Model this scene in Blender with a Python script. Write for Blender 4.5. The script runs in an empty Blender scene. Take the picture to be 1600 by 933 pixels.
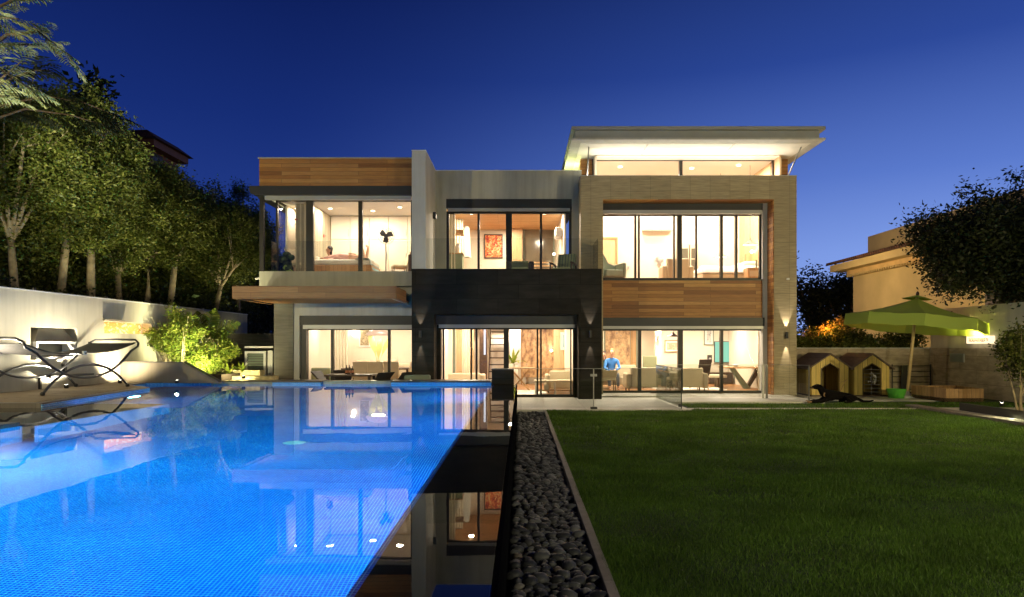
import bpy, math, random
import numpy as np
from mathutils import Vector, Matrix
PI = math.pi
R = math.radians
random.seed(7)
rng = np.random.default_rng(11)
S = bpy.context.scene
C = S.collection

# ------------------------------------------------------------------ camera
F = 1067.0            # focal length in pixels of the 1600 px wide photograph
EYE = 1.6
cam = bpy.data.cameras.new('camera')
cam.sensor_width = 36.0
cam.lens = 36.0 * F / 1600.0
cam.shift_x = -14.0 / 1600.0
cam.shift_y = 72.5 / 1600.0
cam.clip_start = 0.05
cam.clip_end = 2000
camo = bpy.data.objects.new('camera', cam)
C.objects.link(camo)
camo.location = (0, 0, EYE)
camo.rotation_euler = (R(90), 0, 0)
S.camera = camo

# ------------------------------------------------------------------ sky at dusk
W = bpy.data.worlds.new('World')
S.world = W
W.use_nodes = True
nt = W.node_tree
for n in list(nt.nodes): nt.nodes.remove(n)
wo = nt.nodes.new('ShaderNodeOutputWorld'); bg = nt.nodes.new('ShaderNodeBackground')
tc = nt.nodes.new('ShaderNodeTexCoord'); sp = nt.nodes.new('ShaderNodeSeparateXYZ')
nt.links.new(tc.outputs['Generated'], sp.inputs[0])
def wramp(stops):
    r = nt.nodes.new('ShaderNodeValToRGB')
    e = r.color_ramp.elements
    while len(e) > 1: e.remove(e[-1])
    e[0].position = stops[0][0]; e[0].color = (*stops[0][1], 1)
    for p, c in stops[1:]:
        k = e.new(p); k.color = (*c, 1)
    nt.links.new(sp.outputs['Z'], r.inputs[0])
    return r
dark = wramp([(0.0, (.022, .058, .30)), (.15, (.017, .046, .255)), (.3, (.008, .026, .175)), (.45, (.004, .013, .10)), (.8, (.002, .006, .04))])
glow = wramp([(0.0, (.31, .45, .90)), (.12, (.22, .35, .82)), (.22, (.105, .20, .62)), (.36, (.028, .072, .34)), (.55, (.008, .022, .12)), (.9, (.003, .008, .045))])
az = nt.nodes.new('ShaderNodeVectorMath'); az.operation = 'DOT_PRODUCT'
az.inputs[1].default_value = (math.sin(R(52)), math.cos(R(52)), 0)
nt.links.new(tc.outputs['Generated'], az.inputs[0])
mr = nt.nodes.new('ShaderNodeMapRange'); mr.interpolation_type = 'SMOOTHSTEP'
mr.inputs['From Min'].default_value = .28; mr.inputs['From Max'].default_value = 1.0
nt.links.new(az.outputs['Value'], mr.inputs['Value'])
mx = nt.nodes.new('ShaderNodeMix'); mx.data_type = 'RGBA'
nt.links.new(mr.outputs['Result'], mx.inputs[0])
nt.links.new(dark.outputs[0], mx.inputs[6]); nt.links.new(glow.outputs[0], mx.inputs[7])
ym = nt.nodes.new('ShaderNodeMapRange'); ym.inputs['From Min'].default_value = -.5; ym.inputs['From Max'].default_value = .35
ym.inputs['To Min'].default_value = .3; nt.links.new(sp.outputs['Y'], ym.inputs['Value'])
nt.links.new(ym.outputs[0], bg.inputs['Strength'])     # the sky opposite the afterglow is darker
nt.links.new(mx.outputs[2], bg.inputs['Color'])
nt.links.new(bg.outputs[0], wo.inputs[0])
S.view_settings.view_transform = 'Standard'
S.view_settings.look = 'None'
S.view_settings.exposure = 0.0
S.view_settings.gamma = 1.0
S.cycles.max_bounces = 10
S.cycles.diffuse_bounces = 3
S.cycles.glossy_bounces = 4
S.cycles.transmission_bounces = 6
S.cycles.transparent_max_bounces = 24
S.cycles.sample_clamp_indirect = 4.0
S.cycles.use_light_tree = True
S.cycles.blur_glossy = 0.5

# ------------------------------------------------------------------ helpers
def XX(px, d): return (px - 814.0) * d / F
def ZZ(py, d): return EYE + (539.0 - py) * d / F

def thing(name, label, cat, loc=(0, 0, 0), rotz=0, group=None, rot=None, scale=None):
    o = bpy.data.objects.new(name, None); C.objects.link(o)
    o.empty_display_size = .2
    o.location = loc
    o.rotation_euler = rot if rot else (0, 0, rotz)
    if scale: o.scale = scale
    o['label'] = label; o['category'] = cat
    if group: o['group'] = group
    return o
def tag(o, label, cat, group=None, kind=None):
    o['label'] = label; o['category'] = cat
    if group: o['group'] = group
    if kind: o['kind'] = kind
    return o
def link(name, me, m, parent=None, smooth=False, bevel=0):
    o = bpy.data.objects.new(name, me); C.objects.link(o)
    if m: me.materials.append(m)
    if parent: o.parent = parent
    if smooth:
        me.shade_smooth()
    if bevel:
        b = o.modifiers.new('bevel', 'BEVEL'); b.width = bevel; b.segments = 2; b.limit_method = 'ANGLE'
    return o
def struct(o): o['kind'] = 'structure'; return o

class MB:
    def __init__(s): s.v = []; s.f = []
    def add(s, vs, fs, M=None):
        k = len(s.v)
        if M is not None: vs = [tuple(M @ Vector(p)) for p in vs]
        s.v += [tuple(p) for p in vs]; s.f += [tuple(i + k for i in f) for f in fs]
        return s
    def box(s, x0, x1, y0, y1, z0, z1, M=None):
        vs = [(x0,y0,z0),(x1,y0,z0),(x1,y1,z0),(x0,y1,z0),(x0,y0,z1),(x1,y0,z1),(x1,y1,z1),(x0,y1,z1)]
        return s.add(vs, [(0,3,2,1),(4,5,6,7),(0,1,5,4),(1,2,6,5),(2,3,7,6),(3,0,4,7)], M)
    def prism(s, poly, z0, z1, M=None):          # poly in xy, ccw
        n = len(poly)
        vs = [(x, y, z0) for x, y in poly] + [(x, y, z1) for x, y in poly]
        fs = [tuple(range(n - 1, -1, -1)), tuple(range(n, 2 * n))] + [(i, (i + 1) % n, n + (i + 1) % n, n + i) for i in range(n)]
        return s.add(vs, fs, M)
    def prismx(s, poly, x0, x1, M=None):         # poly in yz
        n = len(poly)
        vs = [(x0, y, z) for y, z in poly] + [(x1, y, z) for y, z in poly]
        fs = [tuple(range(n - 1, -1, -1)), tuple(range(n, 2 * n))] + [(i, (i + 1) % n, n + (i + 1) % n, n + i) for i in range(n)]
        return s.add(vs, fs, M)
    def prismy(s, poly, y0, y1, M=None):         # poly in xz
        n = len(poly)
        vs = [(x, y0, z) for x, z in poly] + [(x, y1, z) for x, z in poly]
        fs = [tuple(range(n)), tuple(range(2 * n - 1, n - 1, -1))] + [(n + i, n + (i + 1) % n, (i + 1) % n, i) for i in range(n)]
        return s.add(vs, fs, M)
    def tube(s, pts, r, n=8, M=None, cap=True):
        pts = [Vector(p) for p in pts]
        rs = r if isinstance(r, (list, tuple)) else [r] * len(pts)
        vs = []; fs = []
        up = Vector((0, 0, 1))
        for i, p in enumerate(pts):
            t = (pts[min(i + 1, len(pts) - 1)] - pts[max(i - 1, 0)]).normalized()
            a = t.cross(up)
            if a.length < .05: a = t.cross(Vector((1, 0, 0)))
            a.normalize(); b = t.cross(a)
            for k in range(n):
                th = 2 * PI * k / n
                vs.append(tuple(p + (a * math.cos(th) + b * math.sin(th)) * rs[i]))
        for i in range(len(pts) - 1):
            for k in range(n):
                fs.append((i * n + k, i * n + (k + 1) % n, (i + 1) * n + (k + 1) % n, (i + 1) * n + k))
        if cap:
            fs.append(tuple(range(n - 1, -1, -1))); m = (len(pts) - 1) * n
            fs.append(tuple(range(m, m + n)))
        return s.add(vs, fs, M)
    def lathe(s, prof, n=20, M=None, c=(0, 0, 0)):     # prof [(r,z)]
        vs = []; fs = []
        for r, z in prof:
            for k in range(n):
                th = 2 * PI * k / n
                vs.append((c[0] + r * math.cos(th), c[1] + r * math.sin(th), c[2] + z))
        for i in range(len(prof) - 1):
            for k in range(n):
                fs.append((i * n + k, i * n + (k + 1) % n, (i + 1) * n + (k + 1) % n, (i + 1) * n + k))
        return s.add(vs, fs, M)
    def ball(s, c, r, n=12, sc=(1, 1, 1)):
        prof = []
        m = n // 2
        for i in range(m + 1):
            a = -PI / 2 + PI * i / m
            prof.append((max(r * math.cos(a), .0005), r * math.sin(a)))
        M = Matrix.Translation(c) @ Matrix.Diagonal((*sc, 1))
        return s.lathe(prof, n, M)
    def grid(s, fn, nu, nv, M=None):
        vs = [fn(i / nu, j / nv) for i in range(nu + 1) for j in range(nv + 1)]
        fs = [(i * (nv + 1) + j, (i + 1) * (nv + 1) + j, (i + 1) * (nv + 1) + j + 1, i * (nv + 1) + j + 1) for i in range(nu) for j in range(nv)]
        return s.add(vs, fs, M)
    def build(s, name, m, parent=None, smooth=False, bevel=0):
        me = bpy.data.meshes.new(name)
        me.from_pydata(s.v, [], s.f); me.update()
        return link(name, me, m, parent, smooth, bevel)
def bx(name, m, parent, *a, bevel=0):
    return MB().box(*a).build(name, m, parent, bevel=bevel)

def quads_mesh(name, V, nper, m, parent=None):     # V (N, nper, 3)
    N = V.shape[0]
    me = bpy.data.meshes.new(name)
    me.vertices.add(N * nper); me.vertices.foreach_set('co', V.reshape(-1).astype(np.float32))
    me.loops.add(N * nper); me.loops.foreach_set('vertex_index', np.arange(N * nper, dtype=np.int32))
    me.polygons.add(N); me.polygons.foreach_set('loop_start', np.arange(0, N * nper, nper, dtype=np.int32))
    me.polygons.foreach_set('loop_total', np.full(N, nper, dtype=np.int32))
    me.update(calc_edges=True)
    return link(name, me, m, parent)

# ------------------------------------------------------------------ materials
class NM:
    def __init__(s, name):
        s.m = bpy.data.materials.new(name); s.m.use_nodes = True
        s.t = s.m.node_tree; s.n = s.t.nodes; s.p = s.n['Principled BSDF']; s.out = s.n['Material Output']
        s.l = s.t.links
    def node(s, k, **kw):
        n = s.n.new(k)
        for a, b in kw.items(): setattr(n, a, b)
        return n
    def coord(s, sx=1, sy=1, sz=1, kind='Object'):
        tc = s.node('ShaderNodeTexCoord'); mp = s.node('ShaderNodeMapping')
        mp.inputs['Scale'].default_value = (sx, sy, sz)
        s.l.new(tc.outputs[kind], mp.inputs[0]); return mp.outputs[0]
    def noise(s, v, scale, detail=3, rough=.5):
        n = s.node('ShaderNodeTexNoise'); n.inputs['Scale'].default_value = scale
        n.inputs['Detail'].default_value = detail; n.inputs['Roughness'].default_value = rough
        s.l.new(v, n.inputs['Vector']); return n.outputs['Fac']
    def ramp(s, f, stops):
        r = s.node('ShaderNodeValToRGB'); e = r.color_ramp.elements
        while len(e) > 1: e.remove(e[-1])
        e[0].position = stops[0][0]; e[0].color = (*stops[0][1], 1)
        for p, c in stops[1:]: e.new(p).color = (*c, 1)
        s.l.new(f, r.inputs[0]); return r.outputs[0]
    def mix(s, f, a, b, bt='MIX'):
        n = s.node('ShaderNodeMix'); n.data_type = 'RGBA'; n.blend_type = bt
        for k, x in ((0, f), (6, a), (7, b)):
            if isinstance(x, (int, float)): n.inputs[k].default_value = x
            elif isinstance(x, tuple): n.inputs[k].default_value = (*x, 1)
            else: s.l.new(x, n.inputs[k])
        return n.outputs[2]
    def bump(s, h, strength=.3, dist=.01):
        b = s.node('ShaderNodeBump'); b.inputs['Strength'].default_value = strength
        b.inputs['Distance'].default_value = dist
        s.l.new(h, b.inputs['Height']); s.l.new(b.outputs[0], s.p.inputs['Normal'])
    def col(s, c):
        if isinstance(c, tuple): s.p.inputs['Base Color'].default_value = (*c, 1)
        else: s.l.new(c, s.p.inputs['Base Color'])
    def set(s, rough=.5, metal=0, spec=.5):
        s.p.inputs['Roughness'].default_value = rough; s.p.inputs['Metallic'].default_value = metal
        s.p.inputs['Specular IOR Level'].default_value = spec
        return s.m

def m_plain(name, c, rough=.6, metal=0, scale=3.0, var=.12, bump=.15, bscale=60, spec=.5, streak=0):
    k = NM(name); v = k.coord()
    f = k.noise(v, scale, 4)
    lo = tuple(x * (1 - var) for x in c); hi = tuple(min(1, x * (1 + var)) for x in c)
    k.col(k.ramp(f, [(.3, lo), (.7, hi)]))
    if bump: k.bump(k.noise(v, bscale, 3), bump, .004)
    if streak:
        v2 = k.coord(3.5, 3.5, .28); s_ = k.ramp(k.noise(v2, 1.6, 5, .6), [(.32, (1 - streak,) * 3), (.55, (1, 1, 1)), (.8, (1.05,) * 3)])
        base = k.p.inputs['Base Color'].links[0].from_socket
        k.col(k.mix(1.0, base, s_, 'MULTIPLY'))
    return k.set(rough, metal, spec)
def m_emit(name, c, st):
    k = NM(name); k.col((0.02, 0.02, 0.02))
    k.p.inputs['Emission Color'].default_value = (*c, 1); k.p.inputs['Emission Strength'].default_value = st
    return k.set(.5)
def m_planks(name, cols, w, h, axis='xz', rough=.45, gap=.004, bump=.4, grain=18.0, gapc=(.02, .012, .008)):
    """planks long along the first axis; cols = dark..light tones picked per plank"""
    k = NM(name)
    tcn = k.node('ShaderNodeTexCoord'); s = k.node('ShaderNodeSeparateXYZ'); k.l.new(tcn.outputs['Object'], s.inputs[0])
    cb = k.node('ShaderNodeCombineXYZ')
    a, b = {'xz': ('X', 'Z'), 'xy': ('X', 'Y'), 'yx': ('Y', 'X'), 'zx': ('Z', 'X'), 'yz': ('Y', 'Z')}[axis]
    if axis == 'xz':
        ad = k.node('ShaderNodeMath', operation='ADD'); k.l.new(s.outputs['X'], ad.inputs[0]); k.l.new(s.outputs['Y'], ad.inputs[1]); k.l.new(ad.outputs[0], cb.inputs[0])
    elif axis == 'zx':
        ad = k.node('ShaderNodeMath', operation='ADD'); k.l.new(s.outputs['X'], ad.inputs[0]); k.l.new(s.outputs['Y'], ad.inputs[1]); k.l.new(s.outputs['Z'], cb.inputs[0]); k.l.new(ad.outputs[0], cb.inputs[1])
    else: k.l.new(s.outputs[a], cb.inputs[0])
    if axis != 'zx': k.l.new(s.outputs[b], cb.inputs[1])
    br = k.node('ShaderNodeTexBrick'); br.offset = .37; br.squash = 1.0
    br.inputs['Scale'].default_value = 1.0; br.inputs['Brick Width'].default_value = w; br.inputs['Row Height'].default_value = h
    br.inputs['Mortar Size'].default_value = gap; br.inputs['Mortar Smooth'].default_value = .2
    br.inputs['Color1'].default_value = (0, 0, 0, 1); br.inputs['Color2'].default_value = (1, 1, 1, 1); br.inputs['Mortar'].default_value = (.5, .5, .5, 1)
    k.l.new(cb.outputs[0], br.inputs['Vector'])
    base = k.ramp(br.outputs['Color'], [(i / (len(cols) - 1), c) for i, c in enumerate(cols)])
    mp = k.node('ShaderNodeMapping'); mp.inputs['Scale'].default_value = (1.2, grain, 1); k.l.new(cb.outputs[0], mp.inputs[0])
    g = k.noise(mp.outputs[0], 2.2, 6, .65)
    gr = k.ramp(g, [(.25, (.62, .62, .62)), (.75, (1.25, 1.25, 1.25))])
    c = k.mix(1.0, base, gr, 'MULTIPLY')
    c = k.mix(br.outputs['Fac'], c, gapc)
    k.col(c)
    inv = k.node('ShaderNodeMath', operation='SUBTRACT'); inv.inputs[0].default_value = 1; k.l.new(br.outputs['Fac'], inv.inputs[1])
    k.bump(inv.outputs[0], bump, .006)
    return k.set(rough)
def m_tiles(name, c1, c2, mort, w, h, axis='xz', rough=.4, gap=.004, off=.5, bump=.3, noise_sc=4.0, nvar=.25, stretch=(1, 1), spec=.5):
    k = NM(name)
    tcn = k.node('ShaderNodeTexCoord'); s = k.node('ShaderNodeSeparateXYZ'); k.l.new(tcn.outputs['Object'], s.inputs[0])
    cb = k.node('ShaderNodeCombineXYZ')
    if axis == 'xz':
        ad = k.node('ShaderNodeMath', operation='ADD'); k.l.new(s.outputs['X'], ad.inputs[0]); k.l.new(s.outputs['Y'], ad.inputs[1]); k.l.new(ad.outputs[0], cb.inputs[0]); k.l.new(s.outputs['Z'], cb.inputs[1])
    else:
        k.l.new(s.outputs['X'], cb.inputs[0]); k.l.new(s.outputs['Y'], cb.inputs[1])
    br = k.node('ShaderNodeTexBrick'); br.offset = off
    br.inputs['Scale'].default_value = 1.0; br.inputs['Brick Width'].default_value = w; br.inputs['Row Height'].default_value = h
    br.inputs['Mortar Size'].default_value = gap; br.inputs['Mortar Smooth'].default_value = .3
    br.inputs['Color1'].default_value = (*c1, 1); br.inputs['Color2'].default_value = (*c2, 1); br.inputs['Mortar'].default_value = (*mort, 1)
    k.l.new(cb.outputs[0], br.inputs['Vector'])
    mp = k.node('ShaderNodeMapping'); mp.inputs['Scale'].default_value = (stretch[0], stretch[1], 1); k.l.new(cb.outputs[0], mp.inputs[0])
    g = k.noise(mp.outputs[0], noise_sc, 6, .6)
    gr = k.ramp(g, [(.3, (1 - nvar,) * 3), (.7, (1 + nvar,) * 3)])
    k.col(k.mix(1.0, br.outputs['Color'], gr, 'MULTIPLY'))
    inv = k.node('ShaderNodeMath', operation='SUBTRACT'); inv.inputs[0].default_value = 1; k.l.new(br.outputs['Fac'], inv.inputs[1])
    k.bump(inv.outputs[0], bump, .004)
    return k.set(rough, 0, spec)
def m_glass(name, tint=(.93, .97, .95), refl=.06, edge=.55):
    k = NM(name)
    tr = k.node('ShaderNodeBsdfTransparent'); tr.inputs[0].default_value = (*tint, 1)
    gl = k.node('ShaderNodeBsdfGlossy'); gl.inputs['Roughness'].default_value = .0
    lw = k.node('ShaderNodeLayerWeight'); lw.inputs[0].default_value = .25
    m2 = k.node('ShaderNodeMapRange'); m2.inputs['To Min'].default_value = refl; m2.inputs['To Max'].default_value = edge
    k.l.new(lw.outputs['Fresnel'], m2.inputs['Value'])
    ms = k.node('ShaderNodeMixShader'); k.l.new(m2.outputs[0], ms.inputs[0]); k.l.new(tr.outputs[0], ms.inputs[1]); k.l.new(gl.outputs[0], ms.inputs[2])
    k.l.new(ms.outputs[0], k.out.inputs[0]); k.n.remove(k.p)
    return k.m
def m_leaf(name, lo, hi, tip=None, trans=.35, rough=.5):
    k = NM(name)
    ge = k.node('ShaderNodeNewGeometry')
    v = k.coord()
    f = k.noise(v, 1.3, 2)
    isl = k.ramp(ge.outputs['Random Per Island'], [(0, lo), (.6, hi), (1, tip or hi)])
    nn = k.ramp(f, [(.3, (.65, .65, .65)), (.7, (1.2, 1.2, 1.2))])
    c = k.mix(1.0, isl, nn, 'MULTIPLY')
    k.col(c); k.set(rough, 0, .35)
    tl = k.node('ShaderNodeBsdfTranslucent'); k.l.new(c, tl.inputs[0])
    ms = k.node('ShaderNodeMixShader'); ms.inputs[0].default_value = trans
    k.l.new(k.p.outputs[0], ms.inputs[1]); k.l.new(tl.outputs[0], ms.inputs[2]); k.l.new(ms.outputs[0], k.out.inputs[0])
    return k.m

M = {}
M['stucco'] = m_plain('grey_stucco', (.42, .41, .35), .85, scale=1.2, var=.08, bump=.25, bscale=90, streak=.16)
M['stucco_light'] = m_plain('pale_stucco', (.50, .50, .47), .85, scale=1.5, var=.07, bump=.25, bscale=90, streak=.13)
M['gwall'] = m_plain('garden_wall_plaster', (.56, .52, .43), .85, scale=.9, var=.08, bump=.3, bscale=70, streak=.12)
M['white'] = m_plain('white_paint', (.78, .77, .74), .5, scale=2, var=.03, bump=0)
M['room'] = m_plain('room_paint', (.76, .68, .56), .8, scale=1.0, var=.04, bump=0)
M['ceil'] = m_plain('ceiling_paint', (.80, .76, .69), .8, scale=1.0, var=.02, bump=0)
M['cladding'] = m_planks('timber_cladding', [(.23, .085, .020), (.36, .15, .036), (.50, .235, .06), (.30, .115, .030), (.60, .32, .10)], 2.3, .115, 'xz', .5, .0035)
M['canopywood'] = m_planks('canopy_timber', [(.25, .11, .036), (.33, .155, .052), (.40, .20, .072)], 2.0, .15, 'xz', .5, .003)
M['soffitwood'] = m_planks('soffit_timber', [(.30, .12, .035), (.42, .19, .06), (.50, .24, .085)], 2.2, .12, 'xy', .5, .004)
M['darkstone'] = m_tiles('dark_basalt_tiles', (.024, .020, .016), (.012, .010, .008), (.005, .0045, .004), 1.2, .42, 'xz', .65, .007, .5, .3, 1.5, .4, (1, 4), .15)
M['travertine'] = m_tiles('travertine_cladding', (.39, .315, .19), (.33, .265, .16), (.17, .135, .085), .62, 1.6, 'xz', .6, .005, 0, .2, 2.2, .28, (1, 12))
M['columnstone'] = m_tiles('column_stone', (.13, .118, .09), (.10, .09, .07), (.06, .055, .045), .8, .42, 'xz', .6, .004, .5, .2, 2.2, .25, (1, 8))
M['frame'] = m_plain('dark_aluminium', (.022, .020, .019), .4, .3, var=.05, bump=0)
M['shutter'] = m_plain('shutter_box', (.028, .028, .030), .45, .2, var=.1, bump=0)
M['track'] = m_plain('pale_track', (.36, .37, .37), .4, .3, var=.04, bump=0)
M['fascia'] = m_plain('canopy_metal', (.30, .31, .30), .5, 0, var=.05, bump=0)
M['soffit'] = m_plain('canopy_soffit', (.70, .68, .62), .7, var=.03, bump=0)
M['glass'] = m_glass('window_glass', (.985, .985, .975), .03, .85)
M['bglass'] = m_glass('balustrade_glass', (.945, .965, .95), .035, .7)
M['steel'] = m_plain('brushed_steel', (.30, .30, .29), .45, .7, var=.05, bump=0)
M['floorwood'] = m_planks('parquet', [(.33, .15, .06), (.45, .22, .09)], 1.2, .14, 'xy', .35, .002)
M['terrace'] = m_tiles('terrace_slabs', (.62, .60, .52), (.56, .54, .47), (.35, .33, .28), 1.6, 1.6, 'xy', .55, .006, 0, .15, 1.5, .1)
M['kerb'] = m_tiles('kerb_stone', (.27, .225, .185), (.22, .185, .15), (.10, .085, .07), 1.4, 1.15, 'xy', .7, .004, 0, .2, 8, .2)
M['deck'] = m_planks('deck_boards', [(.26, .19, .11), (.36, .27, .165), (.46, .36, .22)], 3.2, .16, 'xy', .5, .014, .8)
M['coping'] = m_tiles('coping_stone', (.11, .095, .085), (.08, .07, .065), (.04, .035, .03), .6, .3, 'xy', .35, .004, .5, .2, 5, .3)
M['palecoping'] = m_plain('pale_wet_stone', (.34, .38, .30), .25, scale=6, var=.2)
M['blackstone'] = m_tiles('black_granite', (.006, .006, .007), (.005, .005, .006), (.003, .003, .003), .6, .4, 'xz', .35, .004, .5, .2, 6, .3, spec=.15)
M['weirstone'] = m_plain('weir_black_stone', (.008, .008, .009), .8, spec=0.0, bump=.1)
M['earth'] = m_plain('garden_soil', (.045, .032, .022), .95, scale=4, var=.3, bump=.6, bscale=20)
M['lawn'] = m_plain('lawn_ground', (.018, .036, .006), .95, scale=2.2, var=.3, bump=.5, bscale=120)
M['bark'] = m_plain('pale_bark', (.30, .24, .15), .85, scale=7, var=.35, bump=.6, bscale=35)
M['darkbark'] = m_plain('brown_bark', (.12, .085, .055), .9, scale=7, var=.3, bump=.6, bscale=35)
M['cream'] = m_plain('cream_upholstery', (.62, .53, .38), .85, var=.05, bump=.1, bscale=200)
M['sage'] = m_plain('sage_upholstery', (.30, .33, .20), .85, var=.08, bump=.1, bscale=200)
M['greygreen'] = m_plain('grey_green_cushion', (.22, .26, .20), .85, var=.06, bump=.1, bscale=200)
M['rattan'] = m_plain('dark_rattan', (.035, .026, .022), .6, scale=60, var=.5, bump=.5, bscale=150)
M['darkwood'] = m_plain('dark_wood', (.06, .032, .018), .4, scale=8, var=.3, bump=0)
M['midwood'] = m_planks('oak_boards', [(.42, .24, .10), (.52, .31, .14), (.60, .37, .18)], 1.4, .13, 'zx', .5, .003)
M['skin'] = m_plain('skin', (.56, .32, .21), .55, var=.05, bump=0)
M['hair'] = m_plain('dark_hair', (.03, .02, .015), .6, var=.2, bump=.3)
M['linen'] = m_plain('white_linen', (.80, .77, .70), .9, scale=6, var=.05, bump=.5, bscale=12)
M['black'] = m_plain('black_plastic', (.02, .02, .02), .4, var=.1, bump=0)
M['curtain'] = m_plain('sheer_curtain', (.80, .72, .56), .9, scale=4, var=.05, bump=0)

def tilemat(name, c1, c2, grout, size=.03, rough=.25):
    """square glass mosaic, uses whichever two axes lie in the face"""
    k = NM(name)
    tcn = k.node('ShaderNodeTexCoord'); s = k.node('ShaderNodeSeparateXYZ'); k.l.new(tcn.outputs['Object'], s.inputs[0])
    gm = k.node('ShaderNodeNewGeometry'); ns = k.node('ShaderNodeSeparateXYZ'); k.l.new(gm.outputs['Normal'], ns.inputs[0])
    def absgt(o):
        a = k.node('ShaderNodeMath', operation='ABSOLUTE'); k.l.new(o, a.inputs[0])
        g = k.node('ShaderNodeMath', operation='GREATER_THAN'); g.inputs[1].default_value = .7; k.l.new(a.outputs[0], g.inputs[0]); return g.outputs[0]
    gx, gz = absgt(ns.outputs['X']), absgt(ns.outputs['Z'])
    def sel(f, a, b):
        n = k.node('ShaderNodeMix'); n.data_type = 'FLOAT'; k.l.new(f, n.inputs[0]); k.l.new(a, n.inputs[2]); k.l.new(b, n.inputs[3]); return n.outputs[0]
    u = sel(gx, s.outputs['X'], s.outputs['Y']); w = sel(gz, s.outputs['Z'], s.outputs['Y'])
    cb = k.node('ShaderNodeCombineXYZ'); k.l.new(u, cb.inputs[0]); k.l.new(w, cb.inputs[1])
    br = k.node('ShaderNodeTexBrick'); br.offset = 0
    br.inputs['Scale'].default_value = 1.0; br.inputs['Brick Width'].default_value = size; br.inputs['Row Height'].default_value = size
    br.inputs['Mortar Size'].default_value = size * .09; br.inputs['Mortar Smooth'].default_value = .3
    br.inputs['Color1'].default_value = (*c1, 1); br.inputs['Color2'].default_value = (*c2, 1); br.inputs['Mortar'].default_value = (*grout, 1)
    k.l.new(cb.outputs[0], br.inputs['Vector'])
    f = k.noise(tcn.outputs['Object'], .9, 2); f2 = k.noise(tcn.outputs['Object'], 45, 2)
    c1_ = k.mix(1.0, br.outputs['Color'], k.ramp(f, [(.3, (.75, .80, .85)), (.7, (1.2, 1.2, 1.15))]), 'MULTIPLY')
    k.col(k.mix(1.0, c1_, k.ramp(f2, [(.35, (.7, .75, .8)), (.62, (1.1, 1.1, 1.1)), (.75, (3.0, 1.6, 1.2))]), 'MULTIPLY'))  # fine bright specks put the mosaic's sparkle into its colour
    k.bump(br.outputs['Fac'], -.2, .002)
    return k.set(rough)
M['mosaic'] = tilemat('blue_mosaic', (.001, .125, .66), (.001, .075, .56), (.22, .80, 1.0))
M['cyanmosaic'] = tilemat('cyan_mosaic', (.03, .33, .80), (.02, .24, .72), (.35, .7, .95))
# water
k = NM('pool_water')
gl = k.node('ShaderNodeBsdfGlass'); gl.inputs['IOR'].default_value = 1.24; gl.inputs['Roughness'].default_value = 0.0
gl.inputs['Color'].default_value = (.97, .99, 1, 1)
v = k.coord(1, 1, 1)
b = k.node('ShaderNodeBump'); b.inputs['Strength'].default_value = .05; b.inputs['Distance'].default_value = .02
k.l.new(k.noise(v, 1.6, 2, .5), b.inputs['Height']); k.l.new(b.outputs[0], gl.inputs['Normal'])
k.l.new(gl.outputs[0], k.out.inputs[0]); k.n.remove(k.p); M['water'] = k.m

def lamp(kind, name, loc, power, color=(1, .8, .55), size=.1, target=None, angle=90, blend=.5, sizey=None, parent=None, spread=None):
    l = bpy.data.lights.new(name, kind); l.energy = power; l.color = color
    if kind == 'AREA':
        l.size = size
        if sizey: l.shape = 'RECTANGLE'; l.size_y = sizey
        if spread: l.spread = R(spread)
    else: l.shadow_soft_size = size
    if kind == 'SPOT': l.spot_size = R(angle); l.spot_blend = blend
    o = bpy.data.objects.new(name, l); C.objects.link(o); o.location = loc
    if target is not None:
        d = Vector(target) - Vector(loc); o.rotation_euler = d.to_track_quat('-Z', 'Y').to_euler()
    if parent: o.parent = parent
    return o
# ================================================================== GROUND AND POOL
g = MB()
for a in ((-200, -13.0, -60, 260), (-13.0, -10.6, -60, 22.5), (-13, .6, 22.5, 260), (-13, .6, -60, -3), (.6, 200, -60, 260)):
    x0, x1, y0, y1 = a
    if a[0] == -13.0 and a[3] == 22.5: y0 = -3
    g.add([(x0, y0, -.02), (x1, y0, -.02), (x1, y1, -.02), (x0, y1, -.02)], [(0, 1, 2, 3)])
struct(g.build('ground', M['earth']))
WZ = .55
struct(MB().add([(-10.6, 18.45, -.012), (.6, 18.45, -.012), (.6, 22.5, -.012), (-10.6, 22.5, -.012)], [(0, 1, 2, 3)]).build('patio', M['terrace']))

pool = thing('swimming_pool', 'long infinity pool lined in small blue mosaic beside the river pebbles', 'pool', (-4.5, 8, -.9))
pp = Matrix.Translation((4.5, -8, .9))
def pbox(name, m, *a): return MB().box(*a, pp).build(name, m, pool)
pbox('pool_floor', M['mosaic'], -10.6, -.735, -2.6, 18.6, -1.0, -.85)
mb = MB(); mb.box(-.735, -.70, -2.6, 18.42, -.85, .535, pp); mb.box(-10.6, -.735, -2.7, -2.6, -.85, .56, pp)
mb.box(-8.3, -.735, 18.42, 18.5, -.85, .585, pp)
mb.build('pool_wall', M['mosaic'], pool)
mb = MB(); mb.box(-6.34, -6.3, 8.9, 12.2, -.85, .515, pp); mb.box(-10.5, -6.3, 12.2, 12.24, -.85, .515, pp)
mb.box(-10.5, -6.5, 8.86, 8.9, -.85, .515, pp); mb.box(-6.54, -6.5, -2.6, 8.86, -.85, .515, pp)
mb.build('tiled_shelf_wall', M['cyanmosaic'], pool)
pbox('overflow_ledge', M['blackstone'], -.70, -.134, -2.6, 18.42, -.1, .535)
mb = MB(); mb.box(-10.5, -6.34, 8.9, 12.2, -.2, .50, pp)
mb.build('wet_shelf', M['blackstone'], pool)
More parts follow.
